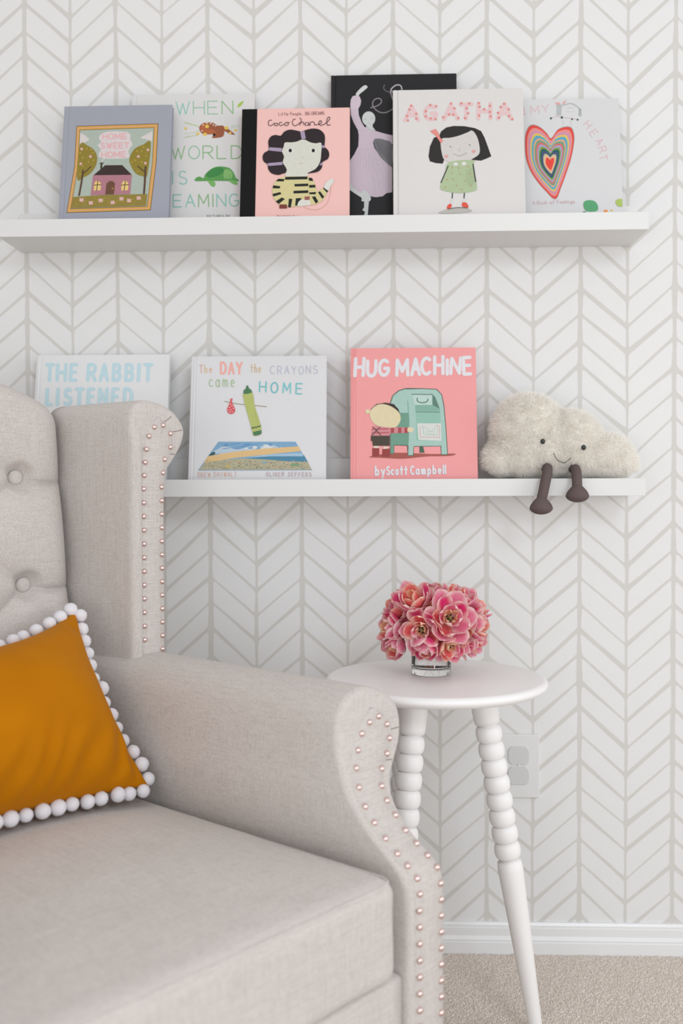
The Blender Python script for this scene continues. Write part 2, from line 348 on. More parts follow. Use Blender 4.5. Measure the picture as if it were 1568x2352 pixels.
def book(label, tl, tr, zshelf, yb, yt, th, cover, spine=None, spine_w=0, group='picture books on the upper ledge'):
    # the cover plane runs from (yb, shelf) to (yt, top); measured corners give its width and height
    sin = .2; p0 = Vector((0, yb, zshelf))
    for it in range(6):
        H = sight(tl[0], tl[1], n_, p0) if it else None
        hz = (H.z-p0.z) if it else .25
        lean = math.atan2(yt-yb, hz); Y = Vector((0, math.sin(lean), math.cos(lean))); Xv = Vector((1, 0, 0)); n_ = Xv.cross(Y)
        p0 = Vector((0, yb, zshelf+th*math.sin(lean)))
    a, b = sight(tl[0], tl[1], n_, p0), sight(tr[0], tr[1], n_, p0)
    p0.x = a.x; wdt = b.x-a.x; hgt = ((a-p0).dot(Y)+(b-p0).dot(Y))/2
    r = empty('picture_book', p0, (PI/2-lean, 0, 0)); tag(r, label, 'book', group)
    bt = .0022
    mc = plain('cover_cloth', lin(cover), .5, spec=.3, var=.015)
    # case: front board, back board and spine in one folded piece
    V, F = [], []
    def bx(x0, x1, y0, y1, z0, z1):
        k = len(V)
        for x in (x0, x1):
            for y in (y0, y1):
                for z in (z0, z1): V.append((x, y, z))
        F.extend([(k, k+1, k+3, k+2), (k+4, k+6, k+7, k+5), (k, k+4, k+5, k+1), (k+2, k+3, k+7, k+6), (k, k+2, k+6, k+4), (k+1, k+5, k+7, k+3)])
    g = .006
    prof = [(0, -bt*.2), (.0015, 0), (g, 0), (g+.0012, -.0007), (g+.0028, -.0007), (g+.004, 0), (wdt-.0006, 0), (wdt, -.0006), (wdt, -bt), (.002, -bt), (.002, -th+bt), (wdt, -th+bt), (wdt, -th), (.0015, -th), (0, -th+.001)]
    V = [(x, y, z) for y in (0, hgt) for x, z in prof]; n = len(prof)
    F = [(i, (i+1) % n, n+(i+1) % n, n+i) for i in range(n)]+[tuple(range(n))[::-1], tuple(range(n, 2*n))]
    o = fix_normals(mesh('cover', V, F, mc, r, smooth=False))
    if spine:
        o.data.materials.append(plain('spine_cloth', lin(spine), .6, spec=.2))
        for p in o.data.polygons:
            if p.center.x < .006 and False: p.material_index = 1
        k = .00008
        V = [(x, y, z) for y in (0, hgt) for x, z in ((-k, -th+.001), (-k, -.0004), (.0015, k), (spine_w, k))]
        mesh('spine_strip', V, [(0, 1, 5, 4), (1, 2, 6, 5), (2, 3, 7, 6)], o.data.materials[1], r, smooth=False)
    box('pages', .0022, wdt-.004, .003, hgt-.003, -th+bt+.0001, -bt-.0001, PAGE, r, 0)
    return dict(root=r, n=n_, p0=p0, X=Xv, Y=Y, w=wdt, h=hgt)

ZS = ZU+LEDGE+.0003; ZT = ZL+LEDGE+.0003
# --- grey blue cross stitch book
b = book('blue-grey cloth book showing a stitched pink house, at the left end', (148, 245), (396, 240), ZS, -.096, -.050, .012, '9b9ea9')
a = Art(b, 100, 200, 5.2267)
a.line([(250, 250), (130, 1580)], 4, '8d909c')
fr = [(395, 468), (800, 455), (1378, 437), (1355, 900), (1285, 1480), (800, 1495), (275, 1512), (370, 950)]
a.poly(fr, '55422a'); cx, cy = 830, 980
def shr(P, d): return [(x+(cx-x)*d, y+(cy-y)*d) for x, y in P]
a.poly(shr(fr, .012), 'd3a04a'); 
a.line(shr(fr, .05)+[shr(fr, .05)[0]], 9, 'dca98c', lay=True, cap=False)
a.poly(shr(fr, .09), '4b3d22'); a.poly(shr(fr, .10), 'adb8ac')
a.poly([(440, 550), (500, 580), (550, 630), (510, 660), (437, 680)], 'd8d0ce'); a.poly([(1305, 530), (1230, 570), (1160, 610), (1230, 625), (1302, 650)], 'd8d0ce')
a.poly([(745, 540), (970, 535), (1040, 570), (1040, 620), (1065, 690), (1020, 760), (1030, 830), (990, 855), (700, 855), (665, 790), (690, 750), (650, 700), (690, 660), (665, 600)], 'd9cfcf', 4)
a.text('HOME', 700, 628, 1010, 620, 62, 13, 'e2aeb0'); a.text('SWEET', 680, 735, 1030, 730, 62, 13, 'e2aeb0'); a.text('HOME', 690, 843, 1000, 838, 62, 13, 'e2aeb0')
a.poly([(437, 690), (530, 705), (610, 760), (645, 850), (625, 950), (560, 1040), (480, 1085), (402, 1100)], '8f7f30', 3)
a.poly([(1288, 665), (1200, 690), (1090, 745), (1030, 860), (1050, 950), (1110, 1040), (1190, 1070), (1245, 1060)], '8f7f30', 3)
for x, y in [(480, 1000), (520, 740), (570, 750), (590, 790), (470, 850), (440, 790), (540, 900), (600, 880), (470, 950), (440, 1050), (1200, 720), (1120, 770), (1180, 770), (1230, 830), (1100, 880), (1180, 900), (1060, 900), (1130, 1010), (1230, 990)]: a.ell(x, y, 11, 11, 'b59a3e', n=6, lay=False)
for x, y in [(458, 745), (563, 835), (447, 922), (1253, 755), (1138, 835), (1222, 915)]: a.ell(x, y, 17, 17, 'dcb1ac', n=8)
a.line([(475, 1000), (455, 1150), (427, 1300)], 22, '5a4232'); a.line([(480, 1040), (570, 955)], 13, '5a4232'); a.line([(1225, 960), (1215, 1150), (1205, 1285)], 24, '5a4232'); a.line([(1215, 1020), (1130, 950)], 13, '5a4232')
a.line([(700, 900), (715, 870), (735, 862)], 12, 'd9cfcf')
a.poly([(595, 1060), (1060, 1055), (1040, 1285), (565, 1300)], 'b07a86'); a.poly([(600, 1060), (740, 940), (945, 938), (1060, 1055)], '3a2c27'); a.line([(698, 915), (692, 975)], 22, '34382f'); a.line([(675, 918), (720, 914)], 9, '34382f')
for X_ in (645, 975):
    a.poly([(X_-42, 1245), (X_-40, 1170), (X_-20, 1130), (X_+20, 1128), (X_+45, 1160), (X_+40, 1240)], 'e6c57e'); a.line([(X_+8, 1128), (X_-8, 1245)], 9, '33372c'); a.line([(X_-40, 1180), (X_+45, 1172)], 9, '33372c')
a.poly([(740, 1292), (755, 1160), (790, 1130), (830, 1130), (858, 1158), (845, 1290)], '6c4a36'); a.ell(828, 1218, 9, 9, 'c99a4a', n=8)
a.poly([(352, 1322), (700, 1298), (1245, 1285), (1230, 1425), (800, 1440), (332, 1455)], '91803a')
for i in range(60): a.ell(random.uniform(360, 1220), random.uniform(1315, 1425), 6, 6, 'b49c48', n=5, lay=False)
for x, y in [(457, 1357), (568, 1392), (686, 1362), (830, 1387), (935, 1342), (1026, 1364), (1142, 1334)]: a.poly([(x-24, y-20), (x+24, y-21), (x+25, y+19), (x-23, y+22)], 'dcb1ac')
a.done()
# --- dreaming book
b = book('white book with thin green capital letters and a turtle, behind the pink book', (303, 218), (585, 215), ZS, -.058, -.020, .011, 'd5d4d3')
a = Art(b, 370, 200, 7.35); g1, g2, g3 = '97c2a6', '8fba87', '8bc7ba'
a.text('WHEN', 215, 460, 1240, 450, 215, 17, [g3, g1, g1, g2], .76); a.poly([(1290, 340), (1300, 290), (1385, 232), (1375, 280), (1330, 330)], 'a3c355', 3)
a.text('THE', -420, 855, 250, 840, 215, 17, [g3, g1, g3], .7)
for s_ in (-1, 1):
    for q in range(7): a.line([(640-q*35, 730+s_*(60+q*8)), (600-q*38, 700+s_*(95+q*6)+30)], 7, 'bccf9b', lay=False)
    a.line([(700, 720), (540, 700+s_*70), (400, 690+s_*100)], 6, 'bccf9b', 4)
for q in range(6): a.line([(1180+q*26, 700-q*6), (1200+q*24, 640+q*2)], 7, 'b4cdb0', lay=False)
a.poly([(650, 660), (720, 605), (800, 595), (880, 605), (950, 650), (1040, 650), (1075, 690), (1120, 700), (1200, 760), (1245, 805), (1150, 790), (1075, 745), (1060, 800), (1020, 845), (860, 860), (890, 800), (800, 800), (700, 790), (650, 730)], '9c5a3c', 4)
a.poly([(660, 700), (700, 620), (760, 610), (800, 700), (880, 720), (930, 790), (790, 790), (700, 770)], 'b4663f', 3)
for x, y in [(710, 640), (780, 610), (830, 618), (880, 640), (920, 655), (690, 740), (760, 600), (850, 600)]: a.ell(x, y, 14, 12, 'e2cdbf', n=8, lay=False)
a.ell(895, 805, 26, 22, '1e1b19', -30)
for x, y, r in [(775, 665, 34), (1100, 690, 36), (415, 698, 26), (620, 790, 28), (740, 800, 34), (1165, 775, 24), (1255, 730, 26)]: a.ell(x, y, r, r*.85, 'e6c65a', n=9)
a.text('WORLD', 140, 1215, 1390, 1205, 215, 17, [g2, g1, g2, g2, g2], .74)
a.text('IS', 150, 1640, 500, 1640, 220, 17, [g3, g3], .55)
a.poly([(570, 1585), (590, 1535), (650, 1512), (715, 1540), (740, 1480), (820, 1400), (920, 1350), (1040, 1343), (1150, 1370), (1220, 1440), (1260, 1530), (1300, 1560), (1290, 1590), (1000, 1585), (720, 1588)], '5f9f55', 4)
a.poly([(760, 1470), (860, 1385), (1000, 1355), (1060, 1420), (960, 1500), (800, 1530)], '3f8a48', 4); a.poly([(1070, 1400), (1150, 1400), (1200, 1460), (1190, 1540), (1060, 1540)], '86ba6f', 4)
for q in range(8): a.line([(820+q*55, 1480+(q % 2)*15), (815+q*56, 1575)], 4, '3f7a3c', lay=False)
a.poly([(790, 1580), (900, 1600), (915, 1650), (890, 1685), (840, 1665)], '78b565', 4); a.poly([(1140, 1580), (1260, 1590), (1290, 1640), (1230, 1645)], '78b565', 4); a.ell(612, 1545, 5, 5, '2b4a2a', n=6)
a.text('DREAMING', -240, 2030, 1330, 2010, 205, 17, [g3, g2, g3, g3, g2, g2, g3, g3], .72)
a.text('PICTURES BY', 770, 2200, 1170, 2195, 38, 6, '8d9a96')
a.done()
# --- black dancer book
b = book('tall black book with a dancer in a lilac dress and a white ribbon swirl', (760, 173), (1048, 169), ZS, -.058, -.018, .012, '1d1d20')
a = Art(b, 740, 150, 4.9); lil = 'cfc0cc'; wh = 'cfd3d2'
a.line([(150, 110), (140, 480)], 4, '101012')
a.line([(700, 220), (690, 255), (715, 290), (770, 305)], 9, '6f676b', 5); a.line([(770, 320), (775, 270), (810, 235), (850, 220), (885, 235), (895, 275)], 13, 'bdb6ba', 5)
a.line([(900, 275), (880, 300), (800, 300), (775, 300), (775, 330), (790, 380), (810, 440), (790, 490), (720, 530), (650, 530), (590, 490), (565, 440), (580, 395), (620, 373), (660, 385), (660, 425), (610, 460), (545, 478)], 12, '8f888c', 5)
a.poly([(375, 330), (400, 290), (440, 250), (480, 225), (510, 245), (470, 285), (420, 325), (405, 350)], wh, 3)
a.poly([(340, 350), (375, 340), (420, 352), (437, 400), (428, 450), (405, 490), (410, 560), (440, 640), (470, 690), (520, 720), (600, 740), (700, 770), (790, 790), (790, 890), (680, 840), (590, 830), (570, 870), (585, 930), (640, 1010), (720, 1090), (785, 1150), (785, 1430), (720, 1440), (680, 1475), (600, 1485), (540, 1475), (400, 1450), (300, 1390), (240, 1200), (300, 1090), (360, 1000), (405, 910), (410, 790), (400, 730), (350, 640), (322, 560), (315, 450), (320, 390)], lil)
a.poly([(575, 860), (610, 825), (700, 840), (785, 890), (785, 1130), (700, 1080), (630, 1000)], '77767a', 3)
for q in range(14): a.line([(600+q*13, 850+q*6), (640+q*11, 960+q*14)], 2.5, '55555a', lay=False)
a.ell(522, 602, 74, 82, wh); a.poly([(500, 670), (565, 670), (570, 700), (600, 735), (540, 740), (490, 700)], wh); a.line([(470, 610), (495, 606)], 3, '8a8a8a'); a.line([(540, 600), (570, 595)], 3, '8a8a8a'); a.ell(528, 655, 9, 4, '9aaca4', n=8)
a.line([(500, 690), (540, 728), (590, 735)], 3, '77767a')
for q in range(8): a.line([(420+q*24, 930), (390+q*34, 1120+q*12)], 2, 'b3a6b3', 0, False)
for q in range(5): a.line([(470+q*50, 1000), (560+q*60, 1250), (600+q*45, 1420)], 2, 'b9adb9', 4, False)
a.poly([(290, 1300), (350, 1380), (440, 1440), (470, 1400), (540, 1475), (535, 1530), (440, 1530), (440, 1490), (290, 1390)], wh, 2)
a.poly([(470, 1520), (525, 1520), (510, 1690), (470, 1690), (480, 1650), (450, 1630), (470, 1600)], wh)
a.done()
# --- feelings book
b = book('white book with a rainbow striped heart, at the right end of the upper ledge', (1110, 230), (1421, 226), ZS, -.058, -.018, .010, 'd2d2d3')
a = Art(b, 1190, 210, 5.807); pk = 'dcb6bb'
a.text('IN', -110, 350, 125, 310, 105, 10, pk, .6); a.text('MY', 150, 305, 430, 275, 105, 10, pk, .72)
for ch, x, y, an in [('H', 865, 450, 52), ('E', 945, 560, 56), ('A', 1020, 665, 62), ('R', 1065, 760, 72), ('T', 1075, 860, 80)]:
    r_ = math.radians(an-4); ux, uy = math.cos(r_), math.sin(r_); a.layer(); a.glyph(ch, x, y, ux*70, uy*70, uy*100, -ux*100, 10, pk)
H0 = [(437, 632), (385, 570), (300, 490), (210, 452), (150, 470), (110, 540), (92, 640), (100, 860), (150, 1030), (240, 1180), (360, 1320), (493, 1435), (570, 1270), (650, 1050), (710, 850), (742, 640), (725, 530), (690, 482), (610, 480), (520, 520)]
hc = ['9c9a94', 'e0483f', 'e88f86', 'cf93ac', 'e6c452', '60a8bf', 'e8a880', '6f9f80', 'd9696a', 'a3a3c0', '7f9a45', '235e5c', '4e507c', 'b8c193', 'e9b48f', 'e5473b']
sz = [1.02, 1, .93, .87, .79, .74, .66, .62, .56, .51, .45, .40, .335, .27, .235, .175]
for c_, q in zip(hc, sz):
    t_ = (1-q)/.84; ax, ay = 437-(437-420)*0, 0; cx0, cy0 = 421, 975
    a.poly([(cx0+(x-cx0)*q, cy0+(y-cy0)*q) for x, y in H0], c_, 3)
sk = '9aa7a4'
a.line([(515, 190), (600, 185), (700, 160), (780, 200), (830, 250), (830, 330)], 14, 'b3bab8', 4)
for q in range(6): a.line([(515+q*12, 200), (508+q*12, 320)], 4, sk, lay=False)
for q in range(4): a.line([(808+q*9, 230), (805+q*10, 325)], 4, sk, lay=False)
a.line([(640, 225), (670, 215), (700, 222), (740, 210)], 4, 'c3c8c6'); a.line([(640, 262), (690, 275), (740, 262)], 3, 'c3c8c6', 4)
a.poly([(490, 150), (540, 145), (570, 175), (510, 180)], 'e3a9a6'); a.poly([(580, 175), (600, 140), (640, 115), (620, 160)], 'e3a9a6')
a.line([(430, 360), (520, 330), (600, 350), (720, 360), (800, 380)], 6, 'd4b9b9'); 
for x, y, r_ in [(435, 360, 14), (580, 348, 16), (715, 372, 12), (790, 378, 13)]: a.ell(x, y, r_, r_*1.1, '37584c', n=9)
a.line([(600, 390), (590, 450)], 4, 'b9c0be'); a.line([(690, 390), (705, 450)], 4, 'b9c0be')
a.text('A Book of Feelings', 190, 1510, 760, 1490, 46, 6, 'd9b9bd', .8)
a.poly([(868, 1530), (880, 1470), (950, 1452), (1020, 1470), (1060, 1530), (1045, 1595), (910, 1598)], '5aa473', 4); a.poly([(1295, 1480), (1320, 1440), (1385, 1438), (1405, 1470), (1400, 1530), (1330, 1535)], 'adc268', 4)
a.ell(1165, 1598, 27, 18, 'ee9444'); a.ell(1242, 1588, 14, 12, 'e6bd56'); a.ell(1410, 1605, 18, 9, 'dd9a92'); a.ell(880, 1610, 22, 8, '4d9466')
a.done()
# --- pink woman book
b = book('small pink book with black spine and a dark-haired woman in stripes', (556, 252), (803, 246), ZS, -.096, -.050, .011, 'e9bcb6', '0b0b0c', .0278)
a = Art(b, 540, 230, 5.6)
a.text('Little People, BIG DREAMS', 555, 200, 1150, 188, 40, 5, '7d4a48', .72)
for st in [[(470, 262), (440, 260), (425, 300), (440, 330), (480, 320), (500, 295)], [(520, 300), (505, 310), (515, 330), (545, 325), (545, 300), (520, 298)], [(600, 290), (575, 290), (565, 315), (590, 330), (625, 312)], [(650, 292), (635, 305), (645, 328), (680, 322), (680, 295), (650, 290), (700, 290)],
           [(775, 245), (745, 255), (735, 300), (760, 330), (800, 320), (830, 290)], [(830, 230), (850, 260), (830, 325)], [(835, 300), (870, 282), (885, 322)], [(925, 290), (900, 295), (905, 325), (940, 320), (945, 285), (950, 325)], [(950, 325), (962, 325), (970, 290), (998, 280), (1020, 298), (1022, 322), (1045, 318)], [(1045, 318), (1085, 308), (1112, 288), (1100, 268), (1078, 280), (1078, 312), (1100, 328), (1140, 315)], [(1140, 315), (1190, 280), (1218, 235), (1200, 220), (1180, 250), (1178, 300), (1190, 325), (1225, 318)]]:
    a.line(st, 9, '4a2f33', 4)
hr = '2a2024'
a.poly([(430, 600), (425, 530), (460, 470), (520, 450), (585, 460), (630, 410), (700, 382), (780, 392), (850, 405), (930, 380), (1010, 368), (1090, 385), (1145, 440), (1155, 510), (1150, 600), (1190, 640), (1210, 700), (1190, 760), (1125, 800), (1115, 870), (1060, 925), (940, 945), (800, 960), (650, 940), (560, 965), (470, 945), (425, 890), (415, 830), (365, 790), (352, 730), (375, 680), (425, 650)], hr, 3)
a.poly([(640, 548), (720, 548), (800, 535), (850, 512), (905, 515), (960, 545), (1040, 560), (1108, 555), (1105, 690), (1090, 800), (1030, 890), (930, 940), (925, 985), (650, 985), (655, 930), (665, 900), (640, 850), (610, 800), (630, 730), (600, 660), (625, 600)], 'd6d6cb', 2)
lv = 'a897b0'
a.poly([(835, 405), (890, 402), (908, 500), (855, 506)], lv); a.poly([(440, 610), (600, 620), (598, 668), (428, 650)], lv); a.poly([(412, 815), (605, 798), (610, 835), (428, 850)], lv); a.poly([(1115, 580), (1150, 590), (1148, 620), (1112, 615)], lv); a.poly([(1090, 825), (1122, 800), (1118, 835), (1085, 845)], lv)
for x in (708, 1004): a.ell(x, 655, 40, 26, 'e6e6de'); a.ell(x, 652, 22, 24, '1b1f1e')
a.line([(850, 750), (880, 745), (875, 715)], 4, 'b9b9ae', 3); a.line([(830, 818), (850, 812), (870, 818)], 6, 'c59a98')
top = [(650, 985), (925, 985), (1000, 1020), (1040, 1120), (1050, 1190), (1130, 1130), (1200, 1165), (1130, 1290), (1040, 1345), (960, 1350), (850, 1370), (700, 1375), (560, 1345), (490, 1260), (472, 1150), (510, 1050), (580, 1000)]
a.poly(top, 'd5cb95')
blk = '1c1f1a'
for P_ in ([(645, 990), (930, 985), (930, 1022), (640, 1028)], [(555, 1015), (640, 1018), (620, 1050), (520, 1048)], [(490, 1098), (580, 1110), (575, 1140), (480, 1138)], [(760, 1082), (940, 1076), (942, 1110), (765, 1115)], [(750, 1170), (940, 1162), (942, 1198), (750, 1205)], [(480, 1210), (580, 1185), (595, 1212), (490, 1245)], [(520, 1305), (600, 1255), (640, 1275), (560, 1340)], [(680, 1380), (690, 1270), (735, 1275), (715, 1385)], [(770, 1360), (780, 1265), (860, 1262), (830, 1300), (810, 1360)], [(945, 1000), (990, 1005), (1005, 1045), (945, 1040)], [(950, 1095), (1030, 1092), (1032, 1128), (950, 1130)], [(950, 1190), (1040, 1185), (1035, 1215), (955, 1215)], [(985, 1245), (1030, 1240), (1070, 1310), (1035, 1335)], [(1065, 1190), (1090, 1175), (1145, 1245), (1120, 1275)], [(1125, 1135), (1150, 1130), (1195, 1170), (1180, 1195)]): a.poly(P_, blk)
a.poly([(1140, 1120), (1190, 1040), (1250, 1015), (1265, 1060), (1225, 1110), (1200, 1165)], 'dcdcd4', 3); a.poly([(805, 1365), (825, 1300), (900, 1280), (960, 1300), (965, 1350), (900, 1360)], 'dcdcd4', 3); a.poly([(890, 1245), (960, 1240), (955, 1285), (895, 1290)], '9a5a55')
a.poly([(570, 1345), (665, 1345), (668, 1395), (568, 1398)], '7a3a30')
a.line([(880, 1370), (930, 1400), (1050, 1412), (1140, 1370), (1190, 1310), (1220, 1220), (1230, 1110)], 3, 'c07f7c', 5)
a.text('Written by', 530, 1502, 800, 1500, 18, 4, '8a5552')
a.done()
# --- agatha
b = book('large white book with pink spotted capital letters and a black-haired girl', (902, 208), (1200, 202), ZS, -.097, -.052, .013, 'd6d3d1')
a = Art(b, 890, 190, 4.9)
a.line([(115, 90), (118, 1490)], 4, 'c5c2bf')
for ch, x, y, wd_, h_ in [('A', 195, 425, 150, 160), ('G', 420, 415, 120, 150), ('A', 635, 410, 150, 160), ('T', 820, 405, 125, 160), ('H', 1020, 405, 135, 165), ('A', 1240, 405, 150, 165)]:
    a.layer(); a.glyph(ch, x, y, wd_, -3, 0, -h_, 44, 'e2c3c4')
for x, y in [(265, 260), (245, 303), (218, 375), (228, 425), (322, 350), (322, 405), (480, 252), (545, 265), (430, 322), (428, 380), (485, 402), (538, 412), (712, 235), (752, 290), (690, 358), (738, 360), (625, 390), (795, 398), (828, 232), (918, 235), (890, 290), (905, 345), (870, 398), (1025, 230), (1035, 272), (1030, 370), (1085, 300), (1150, 262), (1150, 330), (1158, 380), (1310, 238), (1272, 275), (1362, 300), (1242, 340), (1252, 395), (1365, 378), (1402, 412)]: a.ell(x, y, 15, 15, 'dc8f87', n=8)
a.poly([(580, 600), (600, 550), (660, 505), (740, 488), (860, 490), (980, 512), (1050, 545), (1090, 620), (1130, 730), (1165, 830), (1110, 855), (1050, 878), (950, 870), (900, 840), (640, 850), (620, 912), (540, 905), (475, 885), (460, 830), (475, 720), (520, 620)], '2b2727', 0)
a.poly([(600, 640), (700, 622), (800, 598), (900, 560), (950, 540), (1000, 600), (1030, 700), (1030, 800), (950, 860), (880, 895), (760, 905), (650, 880), (610, 800)], 'd3cfcb', 3)
a.ell(705, 722, 9, 7, '6a6a68', n=8); a.ell(922, 702, 9, 7, '6a6a68', n=8); a.ell(658, 830, 22, 20, 'dba6a2', n=12); a.ell(966, 775, 24, 20, 'dba6a2', n=12); a.line([(740, 800), (810, 825), (890, 790)], 5, '8a8683', 5); a.line([(810, 740), (800, 765), (815, 770)], 4, '9a9693')
a.poly([(475, 545), (540, 520), (575, 570), (590, 620), (625, 655), (600, 685), (570, 640), (540, 600)], 'e28f86', 0)
a.poly([(690, 895), (960, 870), (965, 930), (985, 1050), (1005, 1190), (960, 1225), (800, 1245), (640, 1220), (590, 1190), (610, 1100), (650, 1000)], 'afc09a', 3)
a.poly([(880, 1000), (960, 960), (980, 1120), (900, 1160)], 'a6b791', 3)
for x, y in [(725, 958), (797, 962), (905, 945), (720, 1025), (815, 1030), (925, 1030), (665, 1092), (735, 1090), (870, 1110), (775, 1160), (648, 1180), (835, 1205), (940, 1160)]: a.ell(x, y, 9, 8, 'b98d6a', n=7)
a.ell(765, 918, 26, 18, 'e3e0de'); a.ell(858, 912, 26, 20, 'e3e0de')
a.line([(680, 940), (600, 1125)], 12, '3a3d3a'); a.line([(960, 920), (990, 1115)], 14, '3a3d3a')
for x in (722, 855): a.line([(x+8, 1245), (x+3, 1310)], 12, '3d4a44'); a.line([(x, 1310), (x-6, 1360)], 16, 'd9dad9')
a.poly([(668, 1425), (670, 1390), (700, 1362), (722, 1380), (710, 1410)], 'e05a48', 2); a.poly([(835, 1390), (840, 1350), (880, 1350), (908, 1385), (900, 1408), (860, 1402)], 'e05a48', 2)
a.poly([(570, 1470), (650, 1430), (760, 1412), (880, 1412), (950, 1440), (900, 1460), (700, 1475)], 'bdb9b2', 3); a.line([(680, 1425), (780, 1408), (900, 1412)], 10, '56585a', 4)
a.done()
LOWG = 'picture books on the lower ledge'
# --- rabbit
b = book('white book with large pale blue capitals, behind the armchair wing', (85, 815), (390, 815), ZT, -.075, -.026, .014, 'dfdfe0', group=LOWG)
a = Art(b, 60, 800, 4.3556); a.line([(120, 60), (95, 600)], 4, 'cfd0d3'); bl = 'c2dde5'
def fat(txt, xs, y, h, wd, st):
    for ch, (x0, x1) in zip(txt, xs): a.layer(); a.glyph(ch, x0+st/2, y-st/2, x1-x0-st, 0, 8, -(h-st), st, bl)
fat('THE', [(180, 285), (292, 408), (425, 520)], 338, 192, 100, 36); fat('RABBIT', [(600, 710), (722, 830), (853, 955), (978, 1080), (1080, 1165), (1165, 1268)], 338, 192, 100, 36)
fat('LISTENED', [(187, 275), (275, 350), (365, 465), (478, 580), (600, 690), (712, 820), (845, 935), (962, 1070)], 582, 192, 100, 36)
a.done()
# --- crayons
b = book('white square book with a green crayon standing over a beach postcard', (440, 820), (750, 816), ZT, -.097, -.052, .014, 'd6d6d8', group=LOWG)
a = Art(b, 420, 800, 4.48)
a.line([(118, 95), (75, 1345)], 5, 'c8c9cf')
a.text('The', 165, 255, 310, 250, 80, 9, ['dda79c', 'd6be8c', 'ddb3a0'], .62); a.text('DAY', 375, 262, 620, 262, 112, 22, 'eeb0a6', .62, 4); a.text('the', 685, 245, 810, 250, 85, 9, ['cdb994', 'd0b08a', 'd3ba8c'], .62)
a.text('CRAYONS', 885, 265, 1400, 265, 80, 8, 'b9bfcf', .6, 6); a.text('came', 255, 395, 545, 395, 118, 9, 'a6c495', .6, 4)
a.text('HOME', 760, 450, 1255, 470, 105, 13, ['72c1c4', '6cbcbf', '79c8ce', '79c4c6'], .55, 8)
a.poly([(365, 962), (1158, 962), (1330, 1255), (155, 1258)], '7fa9c9')
a.poly([(365, 1035), (430, 1010), (560, 1040), (700, 1010), (760, 1040), (850, 985), (940, 1000), (1000, 1040), (960, 1080), (335, 1085)], 'b9cad8', 3)
for i in range(26): a.ell(random.uniform(430, 900), random.uniform(980, 1035), random.uniform(15, 50), 4, '5e8fbd', -4, 7, lay=False)
for x, y, r_ in [(740, 1020, 26), (860, 1010, 34), (900, 1025, 26), (650, 1030, 18), (820, 1035, 24), (1010, 1030, 20)]: a.ell(x, y, r_, r_*.6, 'd7dcdf', n=10)
a.poly([(780, 1110), (1245, 1100), (1285, 1170), (1000, 1165), (620, 1135)], '4c87a5'); a.poly([(620, 1130), (840, 1095), (1215, 1075), (1240, 1112), (900, 1112)], 'a4c2d8')
a.poly([(225, 1180), (420, 1150), (620, 1132), (860, 1145), (1100, 1165), (1285, 1170), (1325, 1250), (165, 1252)], 'b0ad90')
a.poly([(260, 1110), (300, 1070), (330, 1065), (330, 1095)], '3b5c55')
a.poly([(258, 1112), (500, 1068), (860, 1030), (1190, 1010), (1215, 1058), (900, 1090), (560, 1125), (215, 1182)], 'dfbd87')
for i in range(330):
    x = random.uniform(200, 1300); y = random.uniform(1158, 1246)
    if x > 165+(1252-y)*.85 and x < 1325-(1252-y)*.5:
        a.ell(x, y, random.uniform(3, 8), random.uniform(2, 6), random.choice(['6d6a5a', 'd2a08f', '8d876c', 'dccfb8', 'b5595a', '4f7f8b', 'c9c3a5', '35393a', 'dfae9c']), n=5, lay=False)
a.ell(1150, 1200, 45, 16, '7f9f7c'); a.ell(840, 1175, 28, 8, '7ea8c4')
a.poly([(440, 1225), (458, 1190), (490, 1225)], 'cdb567'); a.text('GREETINGS FROM THE SEASIDE'[:0]+'', 0, 0, 1, 1, 1, 1, 'd8a48f')
a.line([(430, 547), (560, 572), (700, 586), (860, 601)], 6, '9a8c62', 4)
a.poly([(495, 535), (470, 590), (455, 630), (465, 665), (495, 678), (530, 662), (537, 625), (515, 580)], 'd8595f', 4); a.poly([(495, 545), (475, 520), (490, 530), (505, 510), (512, 535)], 'd8595f')
for x, y in [(480, 610), (505, 595), (495, 635), (520, 620), (472, 640), (512, 655), (486, 660), (490, 575)]: a.ell(x, y, 7, 6, 'e9c7c8', n=7)
a.poly([(622, 465), (715, 450), (735, 580), (770, 690), (800, 790), (810, 875), (770, 898), (725, 898), (700, 800), (665, 680), (640, 590), (625, 520)], 'b4bd70', 2)
a.poly([(622, 470), (625, 432), (645, 420), (655, 385), (668, 382), (682, 415), (706, 430), (712, 458), (660, 472)], '4d7c56', 0)
a.poly([(722, 862), (808, 842), (810, 878), (780, 895), (727, 900)], '4d7c56'); a.line([(708, 828), (722, 812), (730, 826), (745, 808), (757, 820), (772, 802), (782, 812), (800, 795)], 9, '44603f')
for q in range(8): a.ell(742+q*4, 655+q*18, 3, 5, '8b9a55', n=6, lay=False)
a.text('DREW DAYWALT', 150, 1326, 560, 1318, 46, 5, ['dfb3a2', 'd9b7a9'], .6, 3); a.text('OLIVER JEFFERS', 850, 1318, 1330, 1318, 40, 5, ['c7a7a7', 'b7a0a8'], .55, 3)
a.done()
